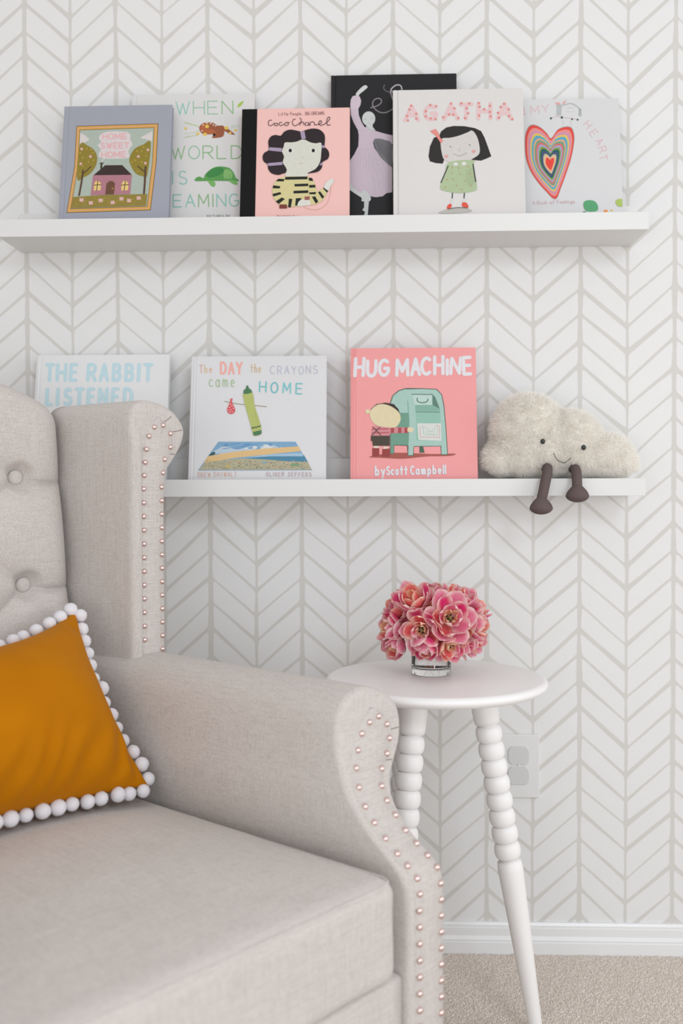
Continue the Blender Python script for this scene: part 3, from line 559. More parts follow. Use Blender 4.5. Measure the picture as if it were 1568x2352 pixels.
# --- hug machine
b = book('coral pink book with a child hugging a green mailbox', (805, 801), (1092, 797), ZT, -.097, -.052, .013, 'e89b9b', group=LOWG)
a = Art(b, 780, 780, 4.7515); wt = 'dfe1e6'
for x0, x1 in ((118, 88), (140, 118), (158, 142)): a.line([(x0, 95), (x1, 1520)], 5, 'e0817f')
for ch, x, y, wd_, h_, sl in [('H', 165, 395, 90, 185, 10), ('U', 300, 400, 90, 165, 5), ('G', 430, 392, 95, 165, 4), ('M', 622, 390, 120, 165, 0), ('A', 785, 385, 85, 170, 0), ('C', 895, 380, 95, 175, 0), ('H', 1035, 375, 90, 185, 0), ('I', 1130, 380, 85, 155, 0), ('N', 1210, 372, 95, 165, 12), ('E', 1355, 378, 80, 180, -8)]:
    a.layer(); a.glyph(ch, x, y, wd_, -4, sl, -h_, 44, 'eebfbf'); a.layer(); a.glyph(ch, x, y, wd_, -4, sl, -h_, 33, wt)
a.poly([(320, 1280), (600, 1235), (1000, 1250), (1255, 1245), (1200, 1270), (950, 1275), (700, 1300), (450, 1290)], 'a5584e', 3)
dk = '4e5f50'; g1, g2, g3 = 'a7c7bd', '83b09f', '6f9c88'
a.poly([(550, 1250), (545, 700), (575, 610), (640, 555), (720, 530), (900, 532), (1060, 540), (1115, 600), (1140, 720), (1160, 950), (1180, 1260), (1105, 1260), (1100, 1165), (810, 1170), (805, 1270), (740, 1268), (735, 1160), (595, 1155), (592, 1250)], dk)
a.poly([(556, 1245), (551, 705), (580, 615), (645, 562), (720, 538), (760, 620), (765, 1165), (735, 1152), (590, 1148), (588, 1244)], g3)
a.poly([(556, 800), (556, 705), (585, 615), (650, 562), (705, 548), (735, 640), (745, 800)], g1)
a.poly([(700, 545), (900, 540), (1055, 548), (1108, 605), (1132, 725), (1152, 950), (1172, 1252), (1110, 1252), (1108, 1160), (805, 1163), (798, 1262), (746, 1262), (760, 900), (745, 680)], g1)
a.poly([(825, 600), (1005, 600), (1095, 760), (1110, 1155), (835, 1160), (830, 800)], '93bfae'); a.poly([(835, 1100), (1108, 1105), (1108, 1160), (838, 1160)], g1)
a.poly([(790, 595), (1005, 598), (1008, 712), (820, 712)], 'bdd3cd'); a.poly([(1010, 600), (1040, 625), (1092, 760), (1012, 715)], '5e8070'); a.line([(785, 598), (1010, 600)], 9, '4f7365'); a.poly([(820, 718), (1012, 718), (1090, 765), (1090, 795), (828, 790)], g2); a.line([(828, 793), (1092, 795)], 4, dk)
a.line([(845, 640), (850, 675), (900, 690), (950, 678), (962, 650)], 13, '5d8a72', 4)
a.poly([(845, 915), (1105, 915), (1108, 1105), (858, 1095)], 'd5d9d4'); a.line([(875, 950), (880, 1065), (1088, 1070), (1090, 945), (1050, 935)], 5, 'cf8f8d'); a.line([(910, 950), (920, 1040), (1065, 1045), (1070, 950)], 5, '9fbcae'); a.line([(900, 940), (990, 1005), (1065, 940)], 5, 'a9c4b6'); a.line([(945, 1005), (950, 1030), (1030, 1030), (1035, 1005), (945, 1005)], 4, 'a9c4b6')
a.poly([(870, 1170), (910, 1170), (925, 1235), (870, 1235)], '486455')
a.poly([(358, 950), (440, 935), (560, 955), (740, 960), (742, 1018), (545, 1025), (535, 1055), (345, 1052)], 'd08a90')
for x in (555, 635, 705): a.poly([(x, 960), (x+38, 961), (x+38, 1020), (x, 1022)], 'a84a4e')
for y in (975, 1015): a.line([(355, y+5), (530, y)], 12, 'b5575a')
a.line([(440, 955), (350, 1045)], 9, '3c3a38'); a.line([(360, 955), (450, 1045)], 9, '3c3a38')
a.poly([(742, 960), (795, 962), (803, 990), (790, 1008), (742, 1008)], 'e3cfae', 2)
a.poly([(340, 1050), (545, 1050), (545, 1160), (360, 1160), (355, 1110), (338, 1105)], '4a4236'); a.poly([(375, 1160), (430, 1165), (428, 1185), (372, 1185)], 'e0d2bd'); a.poly([(478, 1168), (530, 1170), (528, 1195), (475, 1195)], 'e0d2bd')
a.poly([(355, 1185), (430, 1185), (432, 1272), (355, 1275)], '94403c'); a.poly([(465, 1195), (545, 1190), (548, 1278), (462, 1280)], '94403c')
a.poly([(340, 760), (400, 705), (500, 690), (590, 705), (640, 760), (668, 840), (655, 880), (620, 820), (560, 770), (450, 750), (350, 810)], '3b2d2b')
a.poly([(327, 820), (340, 770), (400, 718), (470, 705), (560, 730), (640, 790), (665, 850), (650, 910), (600, 960), (480, 955), (390, 930), (340, 870)], 'dfd2ac', 4); a.ell(305, 785, 26, 26, 'dfd2ac')
a.text('by', 375, 1480, 505, 1478, 95, 19, wt, .6); a.text('Scott', 505, 1475, 745, 1472, 88, 18, wt, .62); a.text('Campbell', 765, 1472, 1165, 1462, 88, 18, wt, .6)
a.done()

# ------------------------------------------------------------ cloud toy
CY = -.072
def cpt(px, py, y=CY): return sight(px, py, (0, 1, 0), (0, y, 0))
cloud = empty('cloud_soft_toy', (.985, CY, .8754)); tag(cloud, 'fluffy cream cloud soft toy with a stitched smile and dangling brown legs', 'soft toy')
co = cloud.location.copy()
mb = bpy.data.metaballs.new('mb'); mb.resolution = .012; mb.threshold = .08; mo = bpy.data.objects.new('mb', mb); C.objects.link(mo)
blobs = [(1150, 1056, 47, .8), (1213, 990, 88, .62), (1205, 1040, 66, .7), (1258, 1030, 74, .7), (1312, 1012, 72, .7), (1330, 1040, 66, .75), (1398, 1050, 56, .7), (1428, 1066, 38, .8), (1370, 1050, 54, .8)]
for px, py, r, fl in blobs:
    p = cpt(px, py); e = mb.elements.new(); e.co = p-co; R = (r/FPX*1.80-.006)/.81
    e.type = 'ELLIPSOID'; e.radius = R; e.size_x = 1; e.size_y = max(.35, min(1, .046/(r/FPX*1.83))); e.size_z = 1
bpy.context.view_layer.update(); dg = bpy.context.evaluated_depsgraph_get(); me = bpy.data.meshes.new_from_object(mo.evaluated_get(dg))
bpy.data.objects.remove(mo); me.materials.append(FUR)
for v in me.vertices:
    if v.co.z < .004: v.co.z = .004+(v.co.z-.004)*.1
    if v.co.y > .056: v.co.y = .056+(v.co.y-.056)*.1
me.polygons.foreach_set('use_smooth', [True]*len(me.polygons))
body = bpy.data.objects.new('body', me); C.objects.link(body); body.parent = cloud
bm = bmesh.new(); bm.from_mesh(me); bmesh.ops.triangulate(bm, faces=bm.faces); bm.faces.ensure_lookup_table()
areas = [f.calc_area() for f in bm.faces]; tot = sum(areas); V, F, NN = [], [], []
for f, ar in zip(bm.faces, areas):
    k = 55000*ar/tot; k = int(k)+(random.random() < k-int(k))
    a0, b0, c0 = [v.co for v in f.verts]; n0, n1, n2 = [v.normal for v in f.verts]
    for q in range(k):
        u, v_ = random.random(), random.random()
        if u+v_ > 1: u, v_ = 1-u, 1-v_
        p = a0*(1-u-v_)+b0*u+c0*v_; nn = (n0*(1-u-v_)+n1*u+n2*v_).normalized()
        cl = noise.noise_vector(p*55)*.9 + noise.noise_vector(p*160)*.4
        d = (nn*.9+cl*.5+Vector((random.gauss(0, .15), random.gauss(0, .15), random.gauss(0, .15)-.15))).normalized()
        L = random.uniform(.007, .0135)*(1 if nn.z > -.5 else .3); t_ = (d.cross(nn)+Vector((random.gauss(0, .15), random.gauss(0, .15), random.gauss(0, .15)))).normalized()*.00045
        m_ = p+d*L*.55; e_ = m_+(d+Vector((random.gauss(0, .3), random.gauss(0, .2), random.gauss(-.15, .3)))).normalized()*L*.5
        if e_.z < .0015: e_.z = .0015
        if m_.z < .0015: m_.z = .0015
        sn = (nn*1.0+d*.8).normalized(); NN += [sn]*5
        i = len(V); V += [p-t_, p+t_, m_+t_*.8, m_-t_*.8, e_]; F += [(i, i+1, i+2, i+3), (i+3, i+2, i+4)]
bm.free(); fur = tag(mesh('fur', V, F, FURS, cloud), kind='stuff')
def front_of(px, py, back=.0):
    o_ = CAM-co; d_ = (cpt(px, py)-CAM).normalized(); hit, loc_, nn, idx = body.ray_cast(o_, d_)
    return (loc_ if hit else cpt(px, py, -.12)-co) - d_*back
ICO = bmesh.new(); bmesh.ops.create_icosphere(ICO, subdivisions=3, radius=1); IV = [v.co.copy() for v in ICO.verts]; IF = [tuple(v.index for v in f.verts) for f in ICO.faces]; ICO.free()
for px, py in ((1246, 1014), (1340, 1028)):
    c_ = front_of(px, py, .0105); mesh('eye', [(v.x*.0043, v.y*.003, v.z*.0047) for v in IV], IF, BLACK, cloud, loc=c_)
V, F = tube(smooth_pts([front_of(x, y, .0125) for x, y in ((1271, 1040), (1276, 1052), (1285, 1060), (1295, 1063), (1304, 1058), (1311, 1051))], 5), .0006, 6); mesh('smile', V, F, BLACK, cloud)
for k_, (hx, hy, fx, fy) in enumerate([(1257, 1078, 1242, 1160), (1322, 1080, 1325, 1132)]):
    h_ = cpt(hx, hy, -.118)-co; f_ = cpt(fx, fy, -.145)-co; mid = cpt((hx+fx)/2+1, hy*.55+fy*.45, -.140)-co
    V, F = tube(smooth_pts([h_+Vector((0, .03, .004)), h_, mid, f_+Vector((0, 0, .006))], 6), .0088, 14); lg = mesh('leg', V, F, CORD, cloud)
    V = [];
    for v in IV:
        z = v.z; x, y = v.x, v.y; s_ = 1.0 if z < -.1 else 1-.45*((z+.1)/1.1)**1.2
        V.append((x*.0205*s_, y*.0190*s_, (z*.0205 if z > 0 else z*.0125)-.002))
    mesh('foot', V, IF, CORD, lg, loc=f_+Vector((0, -.002, -.002)))

# ------------------------------------------------------------ side table
TC = Vector((.755, -.305, 0)); TZ = .58; TR = .174
tbl = empty('side_table', TC); tag(tbl, 'round white side table with three turned bobbin legs', 'table')
prof = [(0, TZ), (TR-.009, TZ), (TR-.006, TZ-.0004), (TR-.002, TZ-.0025), (TR, TZ-.0055), (TR, TZ-.0085), (TR-.0015, TZ-.0115), (TR-.008, TZ-.0165), (TR-.011, TZ-.0175), (0, TZ-.0175)]
V, F = lathe(prof, 128); fix_normals(mesh('table_top', V, F, TABLE, tbl))
lp = [(0, 0), (.0085, 0), (.0095, .002), (.0105, .012), (.0192, .252), (.0202, .276), (.0190, .288), (.0130, .2935)]
z = .2935
for k_ in range(8):
    for q in range(1, 14):
        a_ = PI*q/14; lp.append((.0130+.0078*math.sin(a_)**.75, z+.0266*(1-math.cos(a_))/2))
    z += .0266; lp.append((.0130, z))
lp += [(.0150, z+.001), (.0195, z+.003), (.0205, z+.010), (.0216, z+.034), (.0222, z+.060), (0, z+.060)]
LH = z+.060
V, F = lathe(lp, 36)
base_leg = None
for ang in (0, 120, 240):
    d_ = Vector((math.cos(math.radians(ang)), math.sin(math.radians(ang)), 0)); foot = d_*.161; topp = d_*.072+Vector((0, 0, TZ-.0175))
    if base_leg is None: base_leg = fix_normals(mesh('leg', V, F, TABLE, tbl)); lg = base_leg
    else: lg = base_leg.copy(); C.objects.link(lg); lg.parent = tbl
    ax = (topp-foot); lg.rotation_mode = 'QUATERNION'; lg.rotation_quaternion = ax.to_track_quat('Z', 'Y'); s_ = (ax.length+.003)/LH; lg.scale = (1, 1, s_*.995); lg.location = foot

# ------------------------------------------------------------ vase and tulips
VC = Vector((.749, -.283, TZ+.0003)); VR = .0318
vase = empty('glass_vase', VC); tag(vase, 'short clear glass cylinder vase on the side table holding pink tulips', 'vase')
gp = [(0, 0), (VR-.002, 0), (VR, .0015), (VR, .0765), (VR-.0008, .0775), (VR-.0016, .0765), (VR-.0018, .013), (VR-.005, .0105), (0, .0100)]
V, F = lathe(gp, 64); fix_normals(mesh('glass_body', V, F, GLASS, vase))
wr = VR-.0021; V, F = lathe([(0, .0106), (wr-.004, .0109), (wr, .0140), (wr, .0555), (0, .0555)], 48); fix_normals(mesh('water', V, F, WATER, vase))

def petal_mesh(L, W, th0, th1, cup, ruf, pal, seed):
    rn = random.Random(seed); nu, nv = 10, 14; V, F, CC = [], [], []; r, h = .003, 0.0; ph = rn.uniform(0, 6); rows = []
    for j in range(nv+1):
        v = j/nv; th = math.radians(th0+(th1-th0)*v**.8)
        if j: r += math.sin(th)*L/nv; h += math.cos(th)*L/nv
        wd = W*((.25+.75*(v/.55)**.8) if v < .55 else math.sqrt(max(0, 1-((v-.55)/.465)**2.6))); rows.append((r, h, wd, th, v))
    for (r, h, wd, th, v) in rows:
        for i in range(nu+1):
            u = i/nu*2-1; inx = -math.cos(th); inz = math.sin(th)
            e = cup*W*u*u*(.4+.6*math.sin(PI*v)) + ruf*math.sin(u*5+ph+v*4)*v*abs(u)**1.2 - .0012*max(0, 1-abs(u)*6)*0
            tipd = -.05*L*v*v*u*u
            V.append((r+inx*e+tipd*math.sin(th), u*wd/2, h+inz*e+tipd*math.cos(th)))
            ed = min(1, max(sstep(.25, .95, abs(u))*(.45+.55*v), ((v-.72)/.28 if v > .72 else 0)**1.6*.8) + rn.uniform(-.05, .05))
            st = max(0, 1-abs(u)*2.3)*max(0, 1-abs(v-.35)*1.4)
            c = [pal[0][k]*(1-ed)+pal[1][k]*ed for k in range(3)]; c = [c[k]*(1-st*.35)+pal[2][k]*st*.35 for k in range(3)]
            b_ = max(0, 1-v*3.2)*.6; c = [c[k]*(1-b_)+(.85, .72, .42)[k]*b_ for k in range(3)]
            CC.append([max(0, x) for x in c]+[1])
    for j in range(nv):
        for i in range(nu): a_ = j*(nu+1)+i; F.append((a_, a_+1, a_+nu+2, a_+nu+1))
    m = bpy.data.meshes.new('petal'); m.from_pydata(V, [], F); m.materials.append(PETAL); m.polygons.foreach_set('use_smooth', [True]*len(m.polygons))
    at = m.color_attributes.new('Ink', 'FLOAT_COLOR', 'POINT'); at.data.foreach_set('color', [x for c in CC for x in c]); return m
PINK = ((.80, .035, .19), (1.0, .86, .78), (.84, .22, .52)); ORNG = ((.88, .14, .16), (1.0, .84, .66), (.94, .42, .32)); PALE = ((.88, .22, .38), (1.0, .90, .84), (.90, .46, .62)); INNR = ((.95, .48, .28), (.97, .78, .54), (.93, .56, .34))
def kit(op):   # rings: (count, mesh variants, lift)
    return [(6, [petal_mesh(.041, .029, 88, op+12, .14, .0014, p, s_) for p, s_ in ((PINK, 1), (PALE, 2), (PINK, 3), (PALE, 11))], 0),
            (5, [petal_mesh(.037, .026, 80, op-6, .18, .0016, p, s_) for p, s_ in ((PINK, 4), (ORNG, 5), (PALE, 6))], .0015),
            (4, [petal_mesh(.030, .021, 62, op-24, .22, .0022, p, s_) for p, s_ in ((ORNG, 7), (INNR, 8), (PALE, 12))], .003)]+(
           [(5, [petal_mesh(.019, .012, 50, op-30, .26, .0026, p, s_) for p, s_ in ((INNR, 9), (INNR, 10))], .004)] if op > 10 else [])
KITS = {'open': kit(22), 'half': kit(2), 'shut': kit(-26)}
DOT = [(v.x*.0012, v.y*.0012, v.z*.005) for v in IV]; stm = None
V, F = tube([(0, 0, 0), (0, 0, .009)], [.002, .0014], 8); pist = mesh('pistil', V, F, STEM); pist_data = pist.data; bpy.data.objects.remove(pist)
sm_ = bpy.data.meshes.new('stamen'); sm_.from_pydata(DOT, [], IF); sm_.materials.append(STAMEN)
TG = 'double tulips in the glass vase'
def tulip(px, py, y, facing, kind, label, tint=0, sc_=1.0, only=None):
    sc_ *= 1.06
    c_ = sight(px, py, (0, 1, 0), (0, y, 0)); ax = Vector(facing).normalized()
    base = c_ - ax*.016*sc_
    r = empty('tulip', base); tag(r, label, 'flower', TG); q = ax.to_track_quat('Z', 'Y').to_matrix().to_4x4(); rn = random.Random(int(px*7+py))
    for ri, (n, ms, lift) in enumerate(KITS[kind]):
        for k in range(n):
            o = bpy.data.objects.new('petal', ms[rn.randrange(len(ms))]); C.objects.link(o); o.parent = r
            a_ = 2*PI*(k+ri*.5)/n+rn.uniform(-.15, .15)
            o.matrix_local = q @ Matrix.Translation((0, 0, lift)) @ Matrix.Rotation(a_, 4, 'Z') @ Matrix.Rotation(rn.uniform(-.14, .14), 4, 'Y') @ Matrix.Diagonal((sc_*rn.uniform(.92, 1.06), sc_*rn.uniform(.92, 1.08), sc_*rn.uniform(.92, 1.08), 1))
    if kind == 'open':
        o = bpy.data.objects.new('pistil', pist_data); C.objects.link(o); o.parent = r; o.matrix_local = q @ Matrix.Translation((0, 0, .006))
        for k in range(5):
            o = bpy.data.objects.new('stamen', sm_); C.objects.link(o); o.parent = r; o.matrix_local = q @ Matrix.Rotation(k*1.256, 4, 'Z') @ Matrix.Translation((.005, 0, .011))
    # stem: from the bloom down into the vase
    a2 = rn.uniform(0, 6.28); rr = rn.uniform(.004, .018); foot = VC+Vector((math.cos(a2)*rr, math.sin(a2)*rr, .024))
    hd = base-VC; nk = VC+Vector((max(-.02, min(.02, hd.x*.4)), max(-.02, min(.02, hd.y*.4)), .070))
    V, F = tube(smooth_pts([foot-base, nk-base, ax*-.006*sc_, ax*.004], 5), .0021, 8); mesh('stem', V, F, STEM, r)
tl = [(1035, 1418, -.350, (.15, -1, .28), 'open', 'large open tulip facing the camera, orange centre, right of the middle', 1.1),
 (948, 1376, -.320, (-.35, -.7, .8), 'half', 'orange-pink tulip at the top left of the bunch', 1.0),
 (967, 1448, -.350, (-.25, -1, -.1), 'open', 'open tulip with a dark centre, left of the middle', .95),
 (1052, 1372, -.300, (.25, -.35, .95), 'half', 'pink tulip at the top right of the bunch', 1.0),
 (896, 1440, -.300, (-1, -.35, .15), 'half', 'tulip at the far left edge of the bunch', .92),
 (1096, 1430, -.300, (1, -.4, .1), 'half', 'tulip at the far right edge of the bunch', 1.0),
 (978, 1487, -.345, (-.15, -.75, -.75), 'shut', 'closed pink tulip drooping over the middle of the vase rim', .92),
 (1034, 1484, -.340, (.25, -.8, -.65), 'open', 'peach tulip hanging at the lower right over the rim', .92),
 (908, 1482, -.300, (-.75, -.55, -.55), 'shut', 'pink tulip drooping at the lower left of the bunch', .92),
 (915, 1398, -.290, (-.9, -.35, .55), 'half', 'pink tulip between the top left and far left blooms', .95),
 (993, 1368, -.270, (0, -.1, 1), 'shut', 'upright magenta tulip at the very top of the bunch', 1.0),
 (1090, 1395, -.270, (.8, .1, .6), 'half', 'pale tulip behind the right side of the bunch', .95),
 (1086, 1474, -.290, (.8, -.4, -.5), 'half', 'orange-edged tulip at the lower right corner', .9),
 (1000, 1400, -.300, (-.05, -.8, .5), 'half', 'pink tulip tucked between the two largest blooms', .9),
 (960, 1400, -.235, (-.3, .8, .5), 'half', 'tulip at the back of the bunch, left side', 1.0),
 (1040, 1405, -.235, (.3, .8, .4), 'half', 'tulip at the back of the bunch, right side', 1.0),
 (938, 1425, -.305, (-.5, -.7, .2), 'half', 'pale tulip wedged left of the dark-centred bloom', .85),
 (1068, 1450, -.315, (.5, -.9, -.25), 'half', 'pink tulip just below right of the large orange-centred bloom', .85),
 (1005, 1462, -.325, (.05, -.9, -.3), 'half', 'small tulip below the middle of the bunch, above the rim', .8)]
for (px, py, y, fc, kd_, lb, s_) in tl: tulip(px, py, y, fc, kd_, lb, sc_=s_)

# ------------------------------------------------------------ wall outlet
OX, OZ = .9275, .3545
out = empty('wall_outlet', (OX, 0, OZ)); tag(out, 'white wall outlet with two blank safety caps beside the table leg', 'outlet')
box('cover_plate', -.039, .039, -.0055, 0, -.060, .060, PLASTIC, out, .0022, 3)
for zc in (.0205, -.0175):
    P_ = []
    for q in range(40):
        a_ = 2*PI*q/40; x, z_ = math.cos(a_)*.0218, math.sin(a_)*.0218; x = max(-.0198, min(.0198, x)); z_ = max(-.0172, min(.0172, z_)); P_.append((x, z_))
    V = [(x*s_, -y_, zc+z_*s_) for s_, y_ in ((1, .005), (1, .0068), (.95, .0074), (.9, .0074)) for x, z_ in P_]
    F = [(k*40+i, k*40+(i+1) % 40, (k+1)*40+(i+1) % 40, (k+1)*40+i) for k in range(3) for i in range(40)]+[tuple(120+i for i in range(40))]
    fix_normals(mesh('socket_cap', V, F, PLASTIC2, out, smooth=False))
V, F = lathe([(0, .0068), (.002, .0066), (.003, .0056), (.003, .005)], 16); mesh('screw', [(x, -z_, y+.0015) for x, y, z_ in V], F, PLASTIC, out)

# ------------------------------------------------------------ armchair (local axes: x forward, y towards the wall side, z up)
CO = Vector((.7385, -.65, 0)); FV = Vector((.766, -.6425, 0)); SV = Vector((.6425, .766, 0)); CROT = math.atan2(-.6425, .766)
chair = empty('wingback_armchair', CO, (0, 0, CROT)); tag(chair, 'beige linen wingback armchair with button-tufted back and nailhead trim', 'armchair')
MIDS = -.3585      # centre line of the chair
ARM_F = ([0, .395, .42, .45, .495, .53, .56, .7], [0, 0, -.016, -.051, -.089, -.107, -.115, -.117])
def armf(z):
    return sum(interp(z+d, *ARM_F) for d in (-.012, -.006, 0, .006, .012))/5
AZ = [.10, .39, .42, .45, .475, .49, .505, .52, .535, .555, .575, .59, .603, .612, .617]
AO = [.007, .007, .005, .001, .004, .012, .026, .045, .062, .071, .069, .060, .043, .022, .000]
AI = [-.058, -.058, -.062, -.068, -.070, -.070, -.068, -.066, -.065, -.063, -.060, -.055, -.045, -.030, -.008]
def mk_arm(name, sgn, zs, si, so, ffn, back, rnd, mat, taper=.035, K=44, MC=8, flare=None, lip=0):
    z0, z1 = zs[0], zs[-1]; Z = []
    for k in range(K+1):
        t_ = k/K; Z.append(z0+(z1-z0)*(1-(1-t_)**1.6))
    def lf(z): return 1-sstep(z1-.075, z1-.035, z)
    def sm(z, ys): return sum(interp(z+d*.006, zs, ys) for d in (-1, 0, 1))/3 if z < z1-.02 else interp(z, zs, ys)
    I = [sm(z, si) for z in Z]; O = [sm(z, so) for z in Z]
    loop = [(I[k], Z[k]) for k in range(K+1)]+[(O[k], Z[k]) for k in range(K, -1, -1)]; n = len(loop); V, F = [], []
    st = [(0., None)]
    stations = [back+(0-back)*q/10 for q in range(10)]
    rings = []
    for q in range(11):
        t_ = q/10; rings.append((t_, 0))
    for a_ in (20, 42, 64, 90): rings.append((1, a_))
    for t_, a_ in rings:
        d_ = rnd*(1-math.cos(math.radians(a_))); adv = rnd*math.sin(math.radians(a_))
        for i, (s_, z) in enumerate(loop):
            k = i if i <= K else n-1-i; mid = (I[k]+O[k])/2; half = max(1e-5, (O[k]-I[k])/2); ss = mid+(s_-mid)*max(.05, 1-d_/half)
            zz = z-d_*sstep(z1-.06, z1, z)
            ff = ffn(zz)-rnd; f = back+(ff-back)*t_+adv
            tp = -taper*(1-t_)*(1 if s_ < mid else .3) if a_ == 0 else 0
            if lip and a_ and s_ < mid: f += lip*.6*lf(z)*math.sin(math.radians(a_))
            V.append((f, (ss+tp)*1.0, zz))
    nr = len(rings)
    for q in range(nr-1):
        for i in range(n): F.append((q*n+i, q*n+(i+1) % n, (q+1)*n+(i+1) % n, (q+1)*n+i))
    if lip:      # padding that swells over the inner nails
        k0 = len(V)
        for k in range(K+1):
            x, y, z = V[(nr-1)*n+k]; xo, yo, zo = V[(nr-1)*n+n-1-k]
            for ds, df in ((.004, lip*.4), (.0085, lip*.1), (.0115, -lip*.45), (.014, -lip*.6)): V.append((x+df*lf(z), min(y+ds, (y+yo)/2), z))
        for k in range(K):
            r0 = [(nr-1)*n+k]+[k0+4*k+q for q in range(4)]+[(nr-1)*n+n-1-k]; r1 = [(nr-1)*n+k+1]+[k0+4*k+4+q for q in range(4)]+[(nr-1)*n+n-2-k]
            for q in range(5): F.append((r0[q], r1[q], r1[q+1], r0[q+1]))
    for q in ((0,) if lip else (0, nr-1)):
        for k in range(K): F.append((q*n+k, q*n+k+1, q*n+n-2-k, q*n+n-1-k))
    if sgn < 0: V = [(x, 2*MIDS-y, z) for x, y, z in V]
    return fix_normals(mesh(name, V, F, mat, chair))
def ribbon(name, sgn, zs, si, so, ffn, proud, mat, K=50):
    z0, z1 = zs[0], zs[-1]; V, F = [], []; Z = [z0+(z1-z0)*(1-(1-k/K)**1.7) for k in range(K+1)]
    for k in range(K+1):
        z = Z[k]; a_, b_ = interp(z, zs, si), interp(z, zs, so)
        for q, (t_, dz) in enumerate(((0, -.004), (.02, .0), (.06, proud), (.5, proud*1.15), (.94, proud), (.98, .0), (1, -.004))): V.append((ffn(z)+dz, a_+(b_-a_)*t_, z))
    for k in range(K):
        for q in range(6): a0 = k*7+q; F.append((a0, a0+1, a0+8, a0+7))
    if sgn < 0: V = [(x, 2*MIDS-y, z) for x, y, z in V]
    return fix_normals(mesh(name, V, F, mat, chair))
RZ = [.12, .39, .405, .419, .433, .447, .463, .480, .495, .512, .527, .544, .562, .575, .584, .588]
RO = [.0075, .0075, .011, .004, -.001, -.004, -.005, -.005, .000, .011, .031, .044, .044, .034, .018, .006]
RI = [-.050, -.050, -.048, -.054, -.0595, -.060, -.062, -.0625, -.060, -.054, -.049, -.039, -.026, -.014, .000, .003]
WZ = [.50, .88, .90, .915, .93, .945, .957, .975, .991, 1.003, 1.012, 1.017]
WO = [.004, .004, .007, .022, .034, .044, .050, .053, .043, .030, .010, -.015]
WI = [-.058, -.058, -.058, -.058, -.058, -.058, -.058, -.058, -.057, -.053, -.044, -.030]
PZ = [.60, .88, .90, .93, .95, .966, .978, .986, .990]
PO = [.0065, .0065, .0095, .021, .0255, .025, .014, .004, -.002]
PIn = [-.040, -.040, -.040, -.036, -.032, -.028, -.020, -.012, -.006]
FWG = -.55
def wing_f(z): return FWG
nail_in = [(.5752, .0178), (.5704, -.0009), (.5587, -.018), (.5403, -.0301), (.5211, -.0421), (.5004, -.0497), (.4804, -.0546), (.4633, -.0541), (.4467, -.052), (.4316, -.0500), (.4187, -.0460), (.4043, -.0405), (.3873, -.0422), (.3677, -.044)]
nail_out = [(.5619, .0341), (.5438, .0349), (.5266, .0225), (.5119, .003), (.4943, -.0097), (.4788, -.0138), (.463, -.0131), (.4468, -.0125), (.433, -.0093), (.4198, -.0045), (.406, .001), (.388, .0), (.3679, 0)]
z = .3475
while z > .15: nail_in.append((z, -.0435)); nail_out.append((z+.0003, 0)); z -= .0203
wn = [(.975, -.0131), (.9786, .0042), (.966, .0189), (.9443, .0187), (.9244, .0072), (.9028, .0035)]; z = .880
while z > .605: wn.append((z, .0004)); z -= .0216
wn += [(.9602, -.0234), (.9394, -.0286), (.9188, -.0313), (.8983, -.0332)]; z = .877
while z > .63: wn.append((z, -.0345)); z -= .0216
nprof = [(0, .0038), (.0016, .0035), (.0030, .0028), (.0041, .0015), (.0046, 0), (.0046, -.0012)]
V, F = lathe(nprof, 16); nail_mesh = fix_normals(mesh('nailhead', [(z_, x, y) for x, y, z_ in V], F, NAIL)); nm = nail_mesh.data; bpy.data.objects.remove(nail_mesh)
def nail(f, s_, z, tilt, sgn):
    o = bpy.data.objects.new('nailhead', nm); C.objects.link(o); o.parent = chair; o.location = (f, s_ if sgn > 0 else 2*MIDS-s_, z); o.rotation_euler = (0, -tilt, 0)
for sgn in (-1, 1):
    arm_o = mk_arm('arm', sgn, AZ, AI, AO, armf, -.70, .010, LINEN)
    ribbon('arm_front_panel', sgn, RZ, RI, RO, armf, .0028, LINEN)
    wing_o = mk_arm('wing', sgn, WZ, WI, WO, wing_f, -.752, .009, LINEN, taper=.020, lip=.0075)
    ribbon('wing_front_panel', sgn, PZ, PIn, PO, wing_f, .0022, LINEN)
    for z, s_ in nail_in+nail_out:
        sl = (armf(z+.006)-armf(z-.006))/.012; nail(armf(z)+.0034, s_, z, math.atan(-sl), sgn)
    for z, s_ in wn: nail(FWG+.0026, s_, z, 0, sgn)
# gathers around the two scrolls: thin dark tubes stand in for the shade of each fold
bpy.context.view_layer.update()
def pleat_shade(ob, pix):
    mi = chair.matrix_world.inverted(); c_ = mi @ CAM; P = []
    for px, py in pix:
        d_ = (mi @ sight(px, py, (0, 1, 0), (0, 0, 0)))-c_; hit, l_, n_, i_ = ob.ray_cast(c_, d_.normalized())
        if hit: P.append(l_+n_*.0001)
    if len(P) > 1: V, F = tube(P, .0006, 6); mesh('pleat_shade', V, F, FOLD_SHADE, chair)
def along(a, b, n=9, sag=0): return [(a[0]+(b[0]-a[0])*k/n, a[1]+(b[1]-a[1])*k/n+sag*math.sin(PI*k/n)) for k in range(n+1)]
pleat_shade(wing_o, along((394, 992), (429, 984), 12, 1)); pleat_shade(wing_o, along((389, 1043), (411, 1046), 9, -1)); pleat_shade(wing_o, along((377, 969), (393, 956), 9, 1)); pleat_shade(wing_o, along((352, 970), (366, 964), 9, -1))
pleat_shade(arm_o, along((898, 1675), (927, 1668), 10, -1)); pleat_shade(arm_o, along((886, 1746), (920, 1744), 10, -1)); pleat_shade(arm_o, along((858, 1638), (868, 1632), 6))

